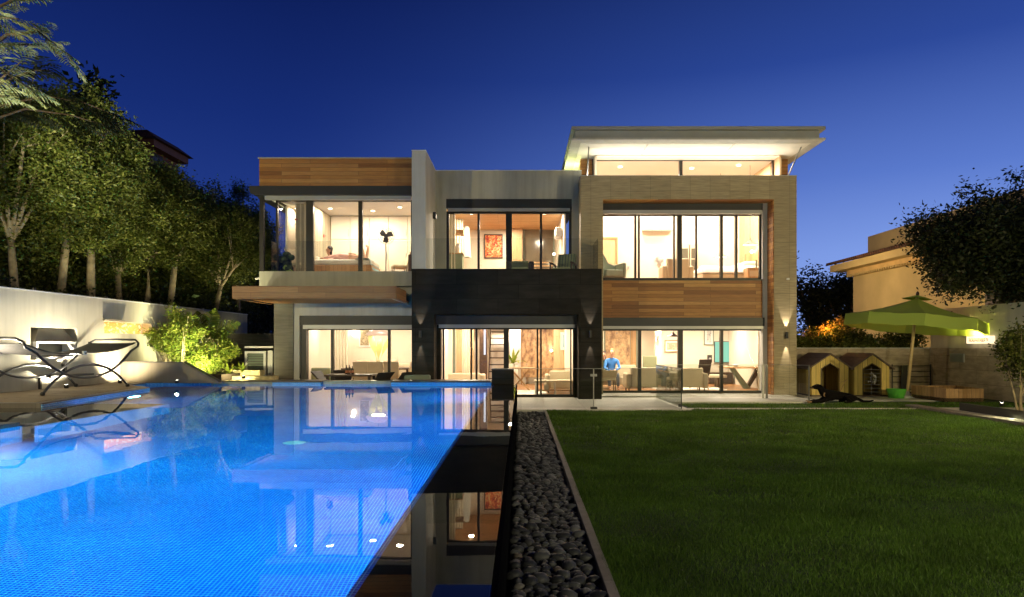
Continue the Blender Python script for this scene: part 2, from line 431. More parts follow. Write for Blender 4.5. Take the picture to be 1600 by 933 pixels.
# back edge: coping segments stepping in and out
for x0, x1, y in ((-6.65, -5.32, 18.18), (-3.48, -.80, 18.18)):
    MB().box(x0, x1, y, 18.9, .60, .645, pp).build('coping', M['coping'], pool, bevel=.008)
MB().box(-8.3, -6.65, 18.34, 18.9, .585, .615, pp).build('coping', M['coping'], pool, bevel=.008)
for x0, x1, y in ((-6.63, -5.34, 18.2), (-3.46, -.80, 18.2)):
    MB().box(x0, x1, y, 18.42, -.85, .598, pp).build('waterline_tiles', M['cyanmosaic'], pool)
MB().box(-5.32, -3.48, 18.34, 18.9, .50, .63, pp).build('glass_spillway', M['palecoping'], pool, bevel=.01)
MB().box(-8.3, -6.65, 18.3, 18.335, .50, .61, pp).build('glass_spillway', M['palecoping'], pool, bevel=.006)
mb = MB(); mb.box(-8.3, -.75, 18.5, 18.88, -.02, .59, pp)
mb.build('retaining_wall', M['coping'], pool)
struct(MB().add([(-10.6, -2.65, WZ), (-.128, -2.65, WZ), (-.128, 18.43, WZ), (-10.6, 18.43, WZ)], [(0, 1, 2, 3)]).build('water', M['water']))
# outer black weir wall with its wet rounded lip
mb = MB(); mb.box(-.133, -.10, -3, 18.42, -.28, .546, pp)
mb.build('weir_wall', M['weirstone'], pool)
dr = MB().lathe([(.0005, .012), (.13, .012), (.15, .0)], 24, pp @ Matrix.Translation((-3.02, 9.1, -.848))).build('drain_cover', M['white'], pool)
mb = MB()
for x, y in ((-.745, 2.5), (-.745, 7.5), (-.745, 12.5), (-.745, 16.6)):
    mb2 = MB().lathe([(.0005, .03), (.09, .03), (.12, 0)], 20, pp @ Matrix.Translation((x, y, -.05)) @ Matrix.Rotation(-PI / 2, 4, 'Y'))
    mb2.build('underwater_lamp', M['white'], pool)
POOLC = (.06, .74, 1.0)
for y, e in ((1.5, 150), (6.0, 170), (10.5, 160), (15.5, 110)):
    lamp('AREA', 'pool_light', (-.80, y, .12), e, POOLC, .35, target=(-5, y, -.55))
for y, e in ((3.0, 190), (7.2, 160)):
    lamp('AREA', 'pool_light', (-6.42, y, .12), e, POOLC, .35, target=(-2, y, -.6))
lamp('AREA', 'pool_light', (-8.1, 14.3, .15), 70, POOLC, .3, target=(-3, 13.6, -.6))
lamp('AREA', 'pool_light', (-3.5, -2.3, .1), 230, POOLC, .5, target=(-3.5, 3, -.7))

# dark stone plinth at the end of the weir
pb = thing('stone_plinth', 'square dark basalt plinth at the far end of the infinity edge', 'plinth', (-.47, 18.25, .3))
bx('plinth_block', M['darkstone'], pb, -.30, .28, -.25, .25, .25, .64, bevel=.01)
bx('plinth_base', M['blackstone'], pb, -.30, .34, -.30, .3, -.3, .249, bevel=.01)
bx('plinth_cap', M['coping'], pb, -.31, .29, -.26, .26, .64, .67, bevel=.006)

# deck on the left
deck = thing('pool_deck', 'low timber board deck under the curved lounger left of the pool', 'deck', (-9.3, 14, 0))
dp = Matrix.Translation((9.3, -14, 0))
out = [(-10.5, 11.4), (-8.02, 11.4), (-8.60, 15.8), (-9.55, 16.6), (-9.75, 17.75), (-8.26, 18.38), (-8.26, 18.9), (-10.5, 18.9)]
ins = [(-10.5, 11.62), (-8.25, 11.62), (-8.82, 15.85), (-9.75, 16.6), (-9.95, 17.85), (-8.6, 18.5), (-8.6, 18.9), (-10.5, 18.9)]
MB().prism(ins, .2, .632, dp).build('deck_boards', M['deck'], deck)
MB().prism(out, .2, .626, dp).build('deck_edge', M['coping'], deck)
MB().prism([(x + (.012 if x > -10 else 0), y + (.012 if y < 12 else 0)) for x, y in out], .3, .602, dp).build('deck_tile_band', M['cyanmosaic'], deck)
dk2 = thing('corner_deck', 'small stone deck corner at the left frame edge beside the pool', 'deck', (-8.5, 4, 0))
bx('corner_deck_slab', M['coping'], dk2, -2, 2.0, -6.6, 4.86, .516, .60)

# pebbles, kerb, lawn
struct(MB().box(-.10, .555, -3, 16.55, -.28, -.12).build('pebble_bed', M['earth']))
kb = bx('kerb', M['kerb'], None, .555, .626, -3, 16.45, -.2, .015, bevel=.004); struct(kb)
k = NM('river_pebble'); oi = k.node('ShaderNodeObjectInfo')
v = k.coord(); c = k.ramp(oi.outputs['Random'], [(0, (.02, .021, .023)), (.5, (.05, .052, .055)), (.80, (.095, .097, .10)), (.88, (.15, .12, .095)), (1, (.21, .205, .20))])
k.col(k.mix(1.0, c, k.ramp(k.noise(v, 30, 4), [(.3, (.75, .75, .75)), (.7, (1.2, 1.2, 1.2))]), 'MULTIPLY')); M['pebble'] = k.set(.55, 0, .4)
k = NM('river_pebbles_far'); ge = k.node('ShaderNodeNewGeometry')
k.col(k.ramp(ge.outputs['Random Per Island'], [(0, (.03, .031, .033)), (.6, (.07, .07, .072)), (1, (.13, .13, .13))])); M['pebblefar'] = k.set(.55, 0, .4)
def pebble_arrays(seed):
    r = np.random.default_rng(seed)
    mb = MB().ball((0, 0, 0), 1, 10)
    V = np.array(mb.v); V = V / np.linalg.norm(V, axis=1)[:, None]
    a = r.normal(size=(4, 3)); w = 1 + .10 * np.sin(V @ a.T * 1.6 + r.uniform(0, 6, 4)).sum(1) / 2
    V = V * w[:, None] * np.array([1, r.uniform(.66, .85), r.uniform(.5, .62)])
    return V, mb.f
pv = [pebble_arrays(i) for i in range(10)]
pmesh = []
for V, f in pv:
    me = bpy.data.meshes.new('pebble'); me.from_pydata([tuple(p) for p in V], [], f); me.shade_smooth(); me.materials.append(M['pebble']); pmesh.append(me)
spots = []
y = 3.2
while y < 16.5:
    rad = .043 if y < 9 else .045
    for layer in range(2):
        x = -.06 + random.random() * .05
        while x < .54:
            sz = random.choice((random.uniform(.6, 1.0), random.uniform(.8, 1.55))) * rad
            sz *= 1.15
            zz = -.085 + layer * .05 + random.uniform(-.015, .015)
            px = x + random.uniform(-.012, .012); px = min(max(px, -.05), .50)
            spots.append((y + random.uniform(-.03, .03), px, zz, sz))
            x += sz * 1.75
    y += rad * 1.55
spots.sort(key=lambda s: s[0])
near = [s for s in spots if s[0] >= 4.0][:290]
farp = spots[spots.index(near[-1]) + 1:] + [s for s in spots if s[0] < 4.0]
for yy, x, z, sz in near:
    o = bpy.data.objects.new('pebble', random.choice(pmesh)); C.objects.link(o)
    o.location = (x, yy, z); o.scale = (sz,) * 3
    o.rotation_euler = (random.uniform(-.35, .35), random.uniform(-.35, .35), random.uniform(0, PI))
    tag(o, 'smooth dark grey river pebble in the near half of the strip by the kerb', 'pebble', 'river pebbles between pool wall and kerb')
vs = []; fs = []
for yy, x, z, sz in farp:
    V, f = random.choice(pv); a = random.uniform(0, PI); ca, sa = math.cos(a), math.sin(a)
    P = V * sz; k0 = len(vs)
    Q = np.stack([P[:, 0] * ca - P[:, 1] * sa + x, P[:, 0] * sa + P[:, 1] * ca + yy, P[:, 2] + z], 1)
    vs += [tuple(q) for q in Q]; fs += [tuple(i + k0 for i in ff) for ff in f]
me = bpy.data.meshes.new('pebbles'); me.from_pydata(vs, [], fs)
tag(link('pebbles', me, M['pebblefar'], smooth=True), 'dark river pebbles filling the far part of the strip', 'pebbles', kind='stuff')

struct(MB().add([(.626, -3, -.005), (60, -3, -.005), (60, 16.56, -.005), (.626, 16.56, -.005)], [(0, 1, 2, 3)]).build('lawn', M['lawn']))
struct(MB().add([(4.25, 16.56, -.006), (60, 16.56, -.006), (60, 22.9, -.006), (4.25, 22.9, -.006)], [(0, 1, 2, 3)]).build('lawn', M['lawn']))
# grass blades
def grass(n, y0, y1, xmax, w, h, pw=1.0):
    u = rng.random(n); yy = y0 + (y1 - y0) * u ** pw
    xr = np.minimum(xmax, yy * .78 + .3)
    xx = .612 + rng.random(n) ** 1.0 * (xr - .612)
    return xx, yy, np.full(n, w) * rng.uniform(.7, 1.3, n), h * rng.uniform(.55, 1.35, n)
parts = [grass(190000, 3.9, 7.0, 30, .0040, .027), grass(170000, 7.0, 11.0, 30, .007, .030), grass(150000, 11.0, 16.62, 30, .012, .034, .9)]
xx, yy, ww, hh = [np.concatenate(a) for a in zip(*parts)]
tx = rng.uniform(4.3, 15.5, 26000); ty = rng.uniform(16.6, 18.9, 26000)
keep = (ty < 18.55) | (tx > 8.6)
keep &= ~((ty > 17.02) & (ty < 17.24) & (tx < 12.6))
tx, ty = tx[keep], ty[keep]
xx = np.concatenate([xx, tx]); yy = np.concatenate([yy, ty]); ww = np.concatenate([ww, np.full(len(tx), .014)]); hh = np.concatenate([hh, .04 * rng.uniform(.6, 1.4, len(tx))])
# coarse clumps: patches of longer grass
cl = np.sin(xx * 2.1 + np.sin(yy * 1.7) * 1.3) * np.sin(yy * 2.7 + np.sin(xx * 1.1)) 
hh = hh * (1 + .25 * cl)
keep_ = rng.random(len(xx)) < (.80 + .25 * cl)
xx, yy, ww, hh = xx[keep_], yy[keep_], ww[keep_], hh[keep_]
n = len(xx); an = rng.uniform(0, 2 * PI, n); le = rng.uniform(0, .8, n) * hh; la = rng.uniform(0, 2 * PI, n)
dx, dy = np.cos(an) * ww / 2, np.sin(an) * ww / 2
G = np.zeros((n, 3, 3))
G[:, 0] = np.stack([xx - dx, yy - dy, np.full(n, -.005)], 1); G[:, 1] = np.stack([xx + dx, yy + dy, np.full(n, -.005)], 1)
G[:, 2] = np.stack([xx + np.cos(la) * le, yy + np.sin(la) * le, hh - .005], 1)
M['grass'] = m_leaf('grass_blades', (.05, .105, .008), (.095, .20, .018), (.16, .25, .04), .35, .5)
k = None
tag(quads_mesh('grass', G, 3, M['grass']), 'short green lawn grass filling the right foreground', 'grass', kind='stuff')

# terraces in front of the house
struct(bx('terrace', M['terrace'], None, -.10, 4.15, 16.62, 20.56, -.15, .02))
struct(bx('terrace', M['terrace'], None, 4.15, 8.35, 18.75, 22.0, -.15, .04))
struct(bx('terrace', M['terrace'], None, 2.3, 4.15, 20.56, 22.0, -.15, .06))
struct(bx('kerb', M['terrace'], None, 4.2, 12.6, 17.05, 17.2, -.1, .012))
struct(bx('path', M['terrace'], None, 8.7, 12.8, 19.4, 23.0, -.1, .016))

# ================================================================== HOUSE
H = thing('house', 'two storey modern villa with timber cladding, dark stone centre and floating white roof', 'house', (0, 21, 0))
hp = Matrix.Translation((0, -21, 0))
def hbox(name, m, *a, bevel=0): return MB().box(*a, hp).build(name, m, H, bevel=bevel)
def hmulti(name, m, lst, bevel=0, parent=None):
    for a in lst: o = MB().box(*a, hp).build(name, m, parent or H, bevel=bevel)
    return o
BK = 29.0
# ---- left upper wing
hmulti('cladding', M['cladding'], [(-7.82, -3.181, 20.4, 20.5, 6.34, 7.17), (-7.82, -7.72, 20.5, BK, 6.34, 7.17)])
hmulti('parapet_cap', M['fascia'], [(-7.85, -3.19, 20.37, 20.7, 7.17, 7.20), (-7.85, -7.5, 20.7, BK, 7.17, 7.20)])
hmulti('roof', M['stucco'], [(-7.70, -3.2, 20.52, 27, 6.36, 6.9)])
# eave box with a rounded outer end
mb = MB()
prof = [(-8.10, 6.34), (-8.10, 6.22)] + [(-8.10 + .22 * (1 - math.cos(a)), 6.22 - .15 * math.sin(a)) for a in (PI / 8, PI / 4, 3 * PI / 8, PI / 2)] + [(-3.19, 6.07), (-3.19, 6.34)]
mb.prismy(prof, 20.34, 20.98, hp); mb.box(-8.08, -7.7, 20.98, 24.2, 6.10, 6.34, hp)
mb.build('eave', M['shutter'], H)
hbox('shutter_track', M['track'], H and -7.68, -3.3, 20.46, 20.56, 5.95, 6.069)
hbox('soffit', M['white'], -7.7, -3.2, 20.56, 23.6, 6.06, 6.068)
hmulti('post', M['frame'], [(-7.82, -7.70, 20.42, 20.54, 3.8, 6.069)])
hmulti('slab', M['stucco'], [(-7.82, -3.19, 20.4, 20.6, 3.36, 3.80), (-7.82, -3.19, 20.6, 27, 3.36, 3.69), (-7.82, -7.6, 20.6, 24, 3.69, 3.80)])
def window(px_mull, d, x0, x1, z0, z1, fw=.06, thick=None, transoms=(), glassm='glass', name='window'):
    """frame > panes; px_mull: list of (px_left, px_right) mullion pixels in the photo at depth d"""
    fr = MB()
    fr.box(x0, x0 + fw, d, d + .10, z0, z1, hp); fr.box(x1 - fw, x1, d, d + .10, z0, z1, hp)
    fr.box(x0 + fw, x1 - fw, d, d + .10, z1 - fw * .9, z1, hp); fr.box(x0 + fw, x1 - fw, d, d + .10, z0, z0 + fw, hp)
    f = fr.build('window_frame', M['frame'], H)
    edges = []
    for a, b in px_mull:
        xa, xb = XX(a, d), XX(b, d)
        edges.append((xa, xb))
        MB().box(xa, xb, d + .01 - .03, d + .115, z0 + fw, z1 - fw * .9, hp).build('mullion', M['frame'], f)
    xs = [x0 + fw] + [v for e in edges for v in e] + [x1 - fw]
    for i in range(0, len(xs), 2):
        if xs[i + 1] - xs[i] > .01:
            MB().add([(xs[i], d + .05, z0 + fw), (xs[i + 1], d + .05, z0 + fw), (xs[i + 1], d + .05, z1 - fw * .9), (xs[i], d + .05, z1 - fw * .9)], [(0, 1, 2, 3)], hp).build('pane', M[glassm], f)
    return f
window([(478.5, 489.5), (560, 566)], 21.0, -7.54, -3.33, 3.69, 6.06, .055)
# corner side glazing
fr = MB(); fr.box(-7.54, -7.50, 21.1, 23.5, 6.0, 6.06, hp); fr.box(-7.54, -7.50, 21.1, 23.5, 3.69, 3.75, hp)
fr.box(-7.55, -7.49, 22.02, 22.1, 3.75, 6.0, hp); fr.box(-7.55, -7.49, 23.42, 23.5, 3.75, 6.0, hp)
fs_ = fr.build('window_frame', M['frame'], H)
MB().add([(-7.52, 21.1, 3.75), (-7.52, 23.42, 3.75), (-7.52, 23.42, 6.0), (-7.52, 21.1, 6.0)], [(0, 1, 2, 3)], hp).build('pane', M['glass'], fs_)
hmulti('balustrade', M['bglass'], [(-7.5, -3.2, 20.5, 20.512, 3.8, 4.72), (-7.5, -7.488, 20.512, 20.99, 3.8, 4.72)])
# ---- left ground floor
hmulti('stone_column', M['columnstone'], [(-7.56, -6.97, 20.9, 21.7, -.02, 3.36)])
hmulti('wall', M['stucco_light'], [(-6.97, -3.19, 20.95, 21.2, 2.5, 3.36), (-6.97, -6.80, 20.95, 21.3, -.02, 2.5)])
hmulti('shutter_box', M['shutter'], [(-6.80, -3.19, 21.0, 21.3, 2.215, 2.5), (-6.80, -6.62, 21.05, 21.3, -.02, 2.215)])
hbox('shutter_track', M['track'], -6.70, -3.2, 20.98, 21.08, 2.09, 2.215)
window([(517, 521.5), (606, 610)], 21.25, XX(471, 21.25), -3.2, .05, 2.12, .06)
bx_ = hbox('window_frame', M['frame'], XX(471.5, 21.1), XX(477.5, 21.1), 21.1, 21.24, 0, 2.10)
# timber canopy
mb = MB(); mb.box(-7.70, -3.34, 18.2, 18.28, 2.83, 3.17, hp); mb.box(-3.42, -3.34, 18.28, 19.87, 2.83, 3.17, hp); mb.box(-7.70, -7.62, 18.28, 20.9, 2.83, 3.17, hp)
mb.build('canopy_fascia', M['canopywood'], H, bevel=.004)
hmulti('canopy_soffit', M['soffitwood'], [(-7.62, -3.42, 18.28, 20.9, 2.87, 2.93)])
hmulti('canopy_trim', M['white'], [(-7.60, -3.43, 18.285, 18.33, 2.835, 2.868), (-3.48, -3.425, 18.33, 20.9, 2.835, 2.868)])
hmulti('canopy_top', M['stucco'], [(-7.62, -3.42, 18.28, 20.9, 3.10, 3.15)])
hmulti('wall', M['stucco'], [(-7.56, -7.40, 21.7, BK, -.02, 3.36), (-7.53, -7.40, 23.5, BK, 3.69, 6.36)])
# ---- fin wall
hmulti('fin_wall', M['stucco_light'], [(-3.18, -2.775, 19.88, 22.2, 3.82, 7.26)], bevel=.006)
hmulti('parapet_cap', M['white'], [(-3.19, -2.765, 19.87, 22.21, 7.262, 7.275)])
# ---- dark stone centre
hmulti('stone_wall', M['darkstone'], [(-3.18, -2.53, 19.87, 20.57, -.02, 2.49), (1.68, 2.35, 19.87, 20.57, -.02, 2.49), (-3.18, 2.35, 19.87, 20.07, 2.49, 3.816), (-3.18, 2.35, 20.07, 20.57, 2.49, 3.40), (2.15, 2.35, 20.07, 21.3, 2.495, 3.816), (2.15, 2.345, 20.57, 22.2, -.02, 2.495)])
hmulti('shutter_box', M['shutter'], [(-2.53, 1.68, 20.4, 20.7, 2.21, 2.50)])
hmulti('shutter_track', M['track'], [(-2.45, 1.62, 20.36, 20.46, 2.11, 2.209)])
hmulti('wall', M['darkstone'], [(-2.53, -2.42, 20.571, 20.9, 0, 2.3), (1.62, 1.68, 20.571, 20.9, 0, 2.3)])
d = 20.6
window([(691.5, 694), (735, 737.5), (743, 746), (787, 795), (838.5, 841), (844, 846.5), (891, 893)], d, XX(681, d), XX(899, d), .03, 2.13, .07)
hmulti('slab', M['stucco'], [(-3.18, 2.15, 20.08, 24, 3.40, 3.5)])
# ---- middle upper back wall of the balcony
d = 22.2
wx0, wx1 = XX(697, d), XX(893.5, d)
hmulti('wall', M['stucco'], [(-2.775, wx0, d, d + .2, 3.5, 7.26), (wx1, 1.97, d, d + .2, 3.5, 7.26), (wx0, wx1, d, d + .2, 6.35, 7.26)])
hmulti('parapet_cap', M['white'], [(-2.77, 1.97, d - .01, d + .25, 7.262, 7.28)])
hmulti('roof', M['stucco'], [(-3.18, 1.97, d + .2, BK, 6.75, 6.95), (-3.18, -2.775, d, BK, 6.95, 7.26)])
hmulti('shutter_box', M['shutter'], [(wx0, wx1, d + .02, d + .25, 6.05, 6.349)])
hmulti('shutter_track', M['track'], [(wx0 + .06, wx1 - .06, d, d + .1, 5.95, 6.049)])
window([(746, 749.5), (790.5, 800), (843.5, 847)], d + .1, wx0, wx1, 3.5, 5.96, .085)
hmulti('balustrade', M['bglass'], [(-2.76, 2.25, 19.93, 19.942, 3.816, 4.71), (2.24, 2.252, 19.945, 21.3, 3.816, 4.71)])
# ---- right stone frame
sf = [(1.86, 2.56, 21.3, 21.95, 2.5, 6.15), (2.36, 2.56, 21.3, 21.95, -.02, 2.5), (7.90, 8.60, 21.3, 21.95, -.02, 6.15), (1.86, 8.60, 21.3, 21.95, 6.15, 6.87)]
hmulti('stone_frame', M['travertine'], sf)
hmulti('parapet_cap', M['stucco_light'], [(1.85, 8.61, 21.29, 22.5, 6.872, 6.89)])
hmulti('wall', M['stucco'], [(8.40, 8.60, 21.95, BK, -.02, 6.87), (1.98, 8.4, 22.1, 22.5, 6.15, 6.87)])
hmulti('reveal_lining', M['cladding'], [(2.56, 7.865, 21.31, 21.95, 6.12, 6.148), (7.865, 7.898, 21.31, 21.95, .02, 6.148)])
d = 21.95
hmulti('shutter_box', M['shutter'], [(2.56, 7.72, 21.8, 22.1, 5.90, 6.118), (2.56, 7.76, 21.75, 22.1, 2.20, 2.47)])
hmulti('shutter_track', M['track'], [(2.56, 7.72, 21.76, 21.86, 5.785, 5.899), (2.56, 7.80, 21.72, 21.86, 2.11, 2.199)])
hmulti('wall', M['stucco_light'], [(7.72, 7.865, 21.8, 22.1, -.02, 6.118)])
hmulti('cladding', M['cladding'], [(2.56, 7.72, 21.84, 22.1, 2.471, 3.66)])
hmulti('sill', M['frame'], [(2.56, 7.72, 21.80, 22.1, 3.661, 3.70)])
window([(991.5, 994.5), (997, 999.8), (1052.5, 1054.5), (1058.5, 1065.5), (1087, 1089.3), (1125.5, 1129.5), (1149, 1152.3)], d, 2.56, 7.72, 3.70, 5.80, .055)
window([(997, 1002), (1059.5, 1067), (1125.5, 1130)], d, 2.56, 7.80, .06, 2.12, .07)
# ---- clerestory
d = 22.6
hmulti('clerestory_post', M['cladding'], [(XX(907, d), XX(925.5, d), d, d + .35, 6.88, 7.75), (XX(1209, d), XX(1231, d), d, d + .35, 6.88, 7.75)])
window([(1061.5, 1066.5)], d, XX(925.5, d), XX(1209, d), 6.88, 7.745, .045)
hmulti('wall', M['stucco'], [(2.0, 2.15, d + .35, BK, 6.95, 7.75), (8.45, 8.6, d + .35, BK, 6.87, 7.75)])
# floating roof
mb = MB()
cx0, cx1, cy0 = 1.52, 9.15, 20.5
mb.box(cx0, cx1, cy0, BK, 8.07, 8.17, hp); mb.box(cx0 + .12, cx1 - .14, cy0 + .12, BK, 7.82, 8.07, hp); 
mb.build('roof_canopy', M['fascia'], H, bevel=.006)
hmulti('roof_flange', M['stucco_light'], [(cx0, cx1, cy0, cy0 + .35, 7.765, 7.82), (cx0, cx0 + .3, cy0 + .35, BK, 7.765, 7.82), (cx1 - .3, cx1, cy0 + .35, BK, 7.765, 7.82)])
mb = MB()
for x in (cx0 + .3, 3.9, 6.55):
    x1 = {cx0 + .3: 3.88, 3.9: 6.53, 6.55: cx1 - .3}[x]
    mb.box(x, x1, cy0 + .36, BK, 7.755, 7.79, hp)
mb.build('canopy_soffit', M['soffit'], H)
for a, b in (((XX(920, 21.2), 21.2, 7.75), (XX(917, 22.0), 22.0, 6.9)), ((XX(1252, 21.2), 21.2, 7.75), (XX(1228, 22.0), 22.0, 6.9))):
    MB().tube([a, b], .022, 8, hp).build('strut', M['steel'], H, smooth=True)
lamp('AREA', 'soffit_strip_light', (5.2, 21.9, 6.95), 78, (1, .90, .70), 6.2, target=(5.2, 21.5, 7.8), sizey=.08)
lamp('AREA', 'soffit_strip_light', (1.62, 23.4, 7.02), 60, (.95, 1, .35), 1.5, target=(1.62, 23.3, 7.8), sizey=.2)
# lamp bars that hold those strips
hbox('light_bar', M['frame'], 2.1, 8.35, 21.85, 21.95, 6.89, 6.93)

# ---- rooms: shells
def room(name, x0, x1, y0, y1, z0, z1, floor='floorwood', ceil='ceil', wall='room', left=True, right=True, lm=None, rm=None, bm=None):
    T = .06
    hmulti('floor', M[floor], [(x0, x1, y0, y1, z0 - T, z0)])
    hmulti('ceiling', M[ceil], [(x0, x1, y0, y1, z1, z1 + T)])
    hmulti('room_wall', M[bm or wall], [(x0, x1, y1, y1 + T, z0, z1)])
    if left: hmulti('room_wall', M[lm or wall], [(x0 - T, x0, y0, y1, z0, z1)])
    if right: hmulti('room_wall', M[rm or wall], [(x1, x1 + T, y0, y1, z0, z1)])
M['stripewall'] = m_planks('striped_wallpaper', [(.30, .26, .18), (.42, .37, .26), (.52, .46, .33), (.24, .21, .15)], 4.0, .07, 'zx', .8, .002, .1)
M['mwood'] = m_planks('lounge_ceiling_timber', [(.56, .34, .15), (.68, .44, .21), (.62, .38, .17)], 2.2, .12, 'xy', .5, .003)
M['wallwood'] = m_planks('veneer_wall', [(.60, .42, .23), (.68, .49, .28), (.64, .45, .25)], 3.0, .25, 'zx', .5, .002)
# upper left bedroom
room('bedroom', -7.45, -3.25, 21.12, 23.6, 3.72, 6.04, ceil='ceil', left=False, right=True)
hmulti('room_wall', M['room'], [(-7.50, -7.44, 21.75, 23.5, 3.75, 6.03)])
hmulti('partition', M['stripewall'], [(-7.08, -6.55, 21.45, 23.58, 3.72, 6.03)])
# upper middle lounge
room('lounge', -2.55, 1.42, 22.4, 26.7, 3.5, 6.1, ceil='mwood')
# upper right bedroom (tall)
room('bedroom', 2.45, 8.38, 22.12, 26.2, 3.68, 7.72, ceil='ceil', rm='wallwood')
# ground floor: dining, hall, living room share one space
room('dining_room', -6.78, -3.1, 21.37, 25.5, .06, 2.62, right=False)
room('hall', -2.42, 1.62, 20.75, 27.5, .04, 2.62, left=True, right=True)
room('living_room', 2.45, 8.38, 22.07, 27.6, .06, 2.62, left=True)
hmulti('room_wall', M['room'], [(-3.10, -3.04, 21.37, 25.5, .06, 2.62)])
WARM = (1, .83, .62)
M['downlight'] = m_emit('downlight_lens', (1, .85, .6), 12)
def dl(where, x, y, z, e, c=WARM):
    t = thing('downlight', where, 'downlight', (x, y, z))
    MB().lathe([(.075, 0), (.09, -.006), (.07, -.012)], 16).build('trim', M['white'], t)
    MB().lathe([(.0005, -.008), (.07, -.008)], 16).build('lens', M['downlight'], t)
    lamp('AREA', 'downlight_beam', (x, y, z - .03), e, c, .16, target=(x, y + .001, z - 1))
K = 3.3
for i, (x, y) in enumerate([(-6.2, 22.2), (-4.9, 22.6), (-3.9, 22.0)]): dl(('left', 'middle', 'right')[i] + ' recessed ceiling light of the upper left bedroom', x, y, 6.038, 21 * K)
dl('recessed ceiling light in the glazed corner of the left bedroom', -7.28, 22.2, 6.038, 8 * K)
for i, (x, y) in enumerate([(-1.7, 23.4), (-.4, 25.4), (.8, 23.4)]): dl(('front left', 'rear', 'front right')[i] + ' ceiling light in the timber lounge ceiling', x, y, 6.09, 42 * K)
for i, (x, y) in enumerate([(3.4, 23.4), (4.4, 25.2), (5.9, 23.6), (7.3, 25.0), (7.4, 23.2)]): dl(('first', 'second', 'third', 'fourth', 'fifth')[i] + ' ceiling light seen through the clerestory, from the left', x, y, 7.70, 54 * K, (1, .84, .66))
for i, (x, y) in enumerate([(-6.1, 22.4), (-4.6, 22.6), (-5.5, 24.4), (-3.8, 24.2)]): dl(('front left', 'front right', 'rear left', 'rear right')[i] + ' recessed light over the dining room', x, y, 2.61, 14 * K)
for i, (x, y) in enumerate([(-1.8, 22.0), (.6, 22.0), (-1.6, 24.6), (.6, 24.8), (-.4, 26.6)]): dl(('front left', 'front right', 'middle left', 'middle right', 'rearmost')[i] + ' recessed light over the entrance hall', x, y, 2.61, 26 * K)
for i, (x, y) in enumerate([(3.2, 23.2), (5.0, 23.4), (7.2, 23.2), (3.4, 25.8), (5.4, 26.2), (7.4, 26.0)]): dl(('front left', 'front middle', 'front right', 'rear left', 'rear middle', 'rear right')[i] + ' recessed light over the living room', x, y, 2.61, 30 * K)
# unseen fill floods added to light facade and tree crowns, warm, on short posts
def added_flood(label, x, y, z, target, e, c=(1, .80, .50), ang=85):
    t = thing('added_floodlight', label, 'floodlight', (x, y, z - .5))
    MB().tube([(0, 0, 0), (0, 0, .42)], .025, 8).build('post', M['black'], t)
    d = (Vector(target) - Vector((x, y, z))).to_track_quat('-Z', 'Y').to_matrix().to_4x4()
    MB().box(-.12, .12, -.09, .09, .0, .07, Matrix.Translation((0, 0, .5)) @ d).build('housing', M['black'], t)
    lamp('SPOT', 'added_flood_beam', tuple(Vector((x, y, z)) + (Vector(target) - Vector((x, y, z))).normalized() * .08), e, c, .08, target=target, angle=ang, blend=.8)
added_flood('added black fill floodlight on a short post on top of the right wall near the camera', 13.7, 5.5, 3.2, (2.5, 21, 4.0), 3400, (1, .80, .38))
added_flood('added black fill floodlight on top of the left wall near the camera', -10.6, 4.5, 3.3, (-3.0, 21, 4.4), 2300, (1, .84, .45))
added_flood('added black floodlight on the corner deck outside the left edge aimed at the tree crowns', -7.0, 7.6, 1.12, (-12.0, 20.0, 7.9), 10000, (1, .95, .66), 17)
lp = thing('added_lamp_post', 'added tall black fill lamp post on the lawn behind the camera', 'lamp post', (6.5, -2.0, 0))
MB().tube([(0, 0, 0), (0, 0, 3.6)], .04, 8).build('post', M['black'], lp); MB().lathe([(.03, 3.75), (.22, 3.62), (.22, 3.58), (.0005, 3.6)], 16).build('hood', M['black'], lp)
lamp('SPOT', 'added_lamp_light', (6.5, -2.0, 3.5), 3600, (1, .90, .55), .12, target=(6.0, 10.5, 0), angle=110, blend=.9)  # fill lamp added behind the camera to brighten lawn and pebbles
# ================================================================== LEFT GARDEN WALL
M['nichestone'] = m_plain('niche_plaster', (.42, .37, .28), .8, scale=2, var=.1)
gw = thing('garden_wall', 'tall cream plaster wall running along the pool deck on the left', 'wall', (-10.5, 14, 0))
wpm = Matrix.Translation((10.5, -14, 0))
def gbox(name, m, lst, bevel=0):
    mb = MB()
    for a in lst: mb.box(*a, wpm)
    return mb.build(name, m, gw, bevel=bevel)
zt = 2.75
gbox('plaster', M['gwall'], [(-10.9, -10.5, -3, 14.62, 0, zt), (-10.9, -10.5, 16.16, 17.2, 0, zt), (-10.9, -10.5, 19.4, 26.2, 0, zt),
     (-10.9, -10.5, 14.62, 16.16, 1.98, zt), (-10.9, -10.5, 14.62, 16.16, 0, 1.28), (-10.9, -10.5, 17.2, 19.4, 2.2, zt), (-10.9, -10.5, 17.2, 19.4, 0, 1.9),
     (-10.9, -10.88, 14.62, 16.16, 1.28, 1.98), (-10.9, -10.8, 17.2, 19.4, 1.9, 2.2)])
gbox('wall_cap', M['white'], [(-10.92, -10.48, -3, 26.22, zt, zt + .03)])
gbox('niche_back', M['nichestone'], [(-10.88, -10.86, 14.62, 16.16, 1.28, 1.98)])
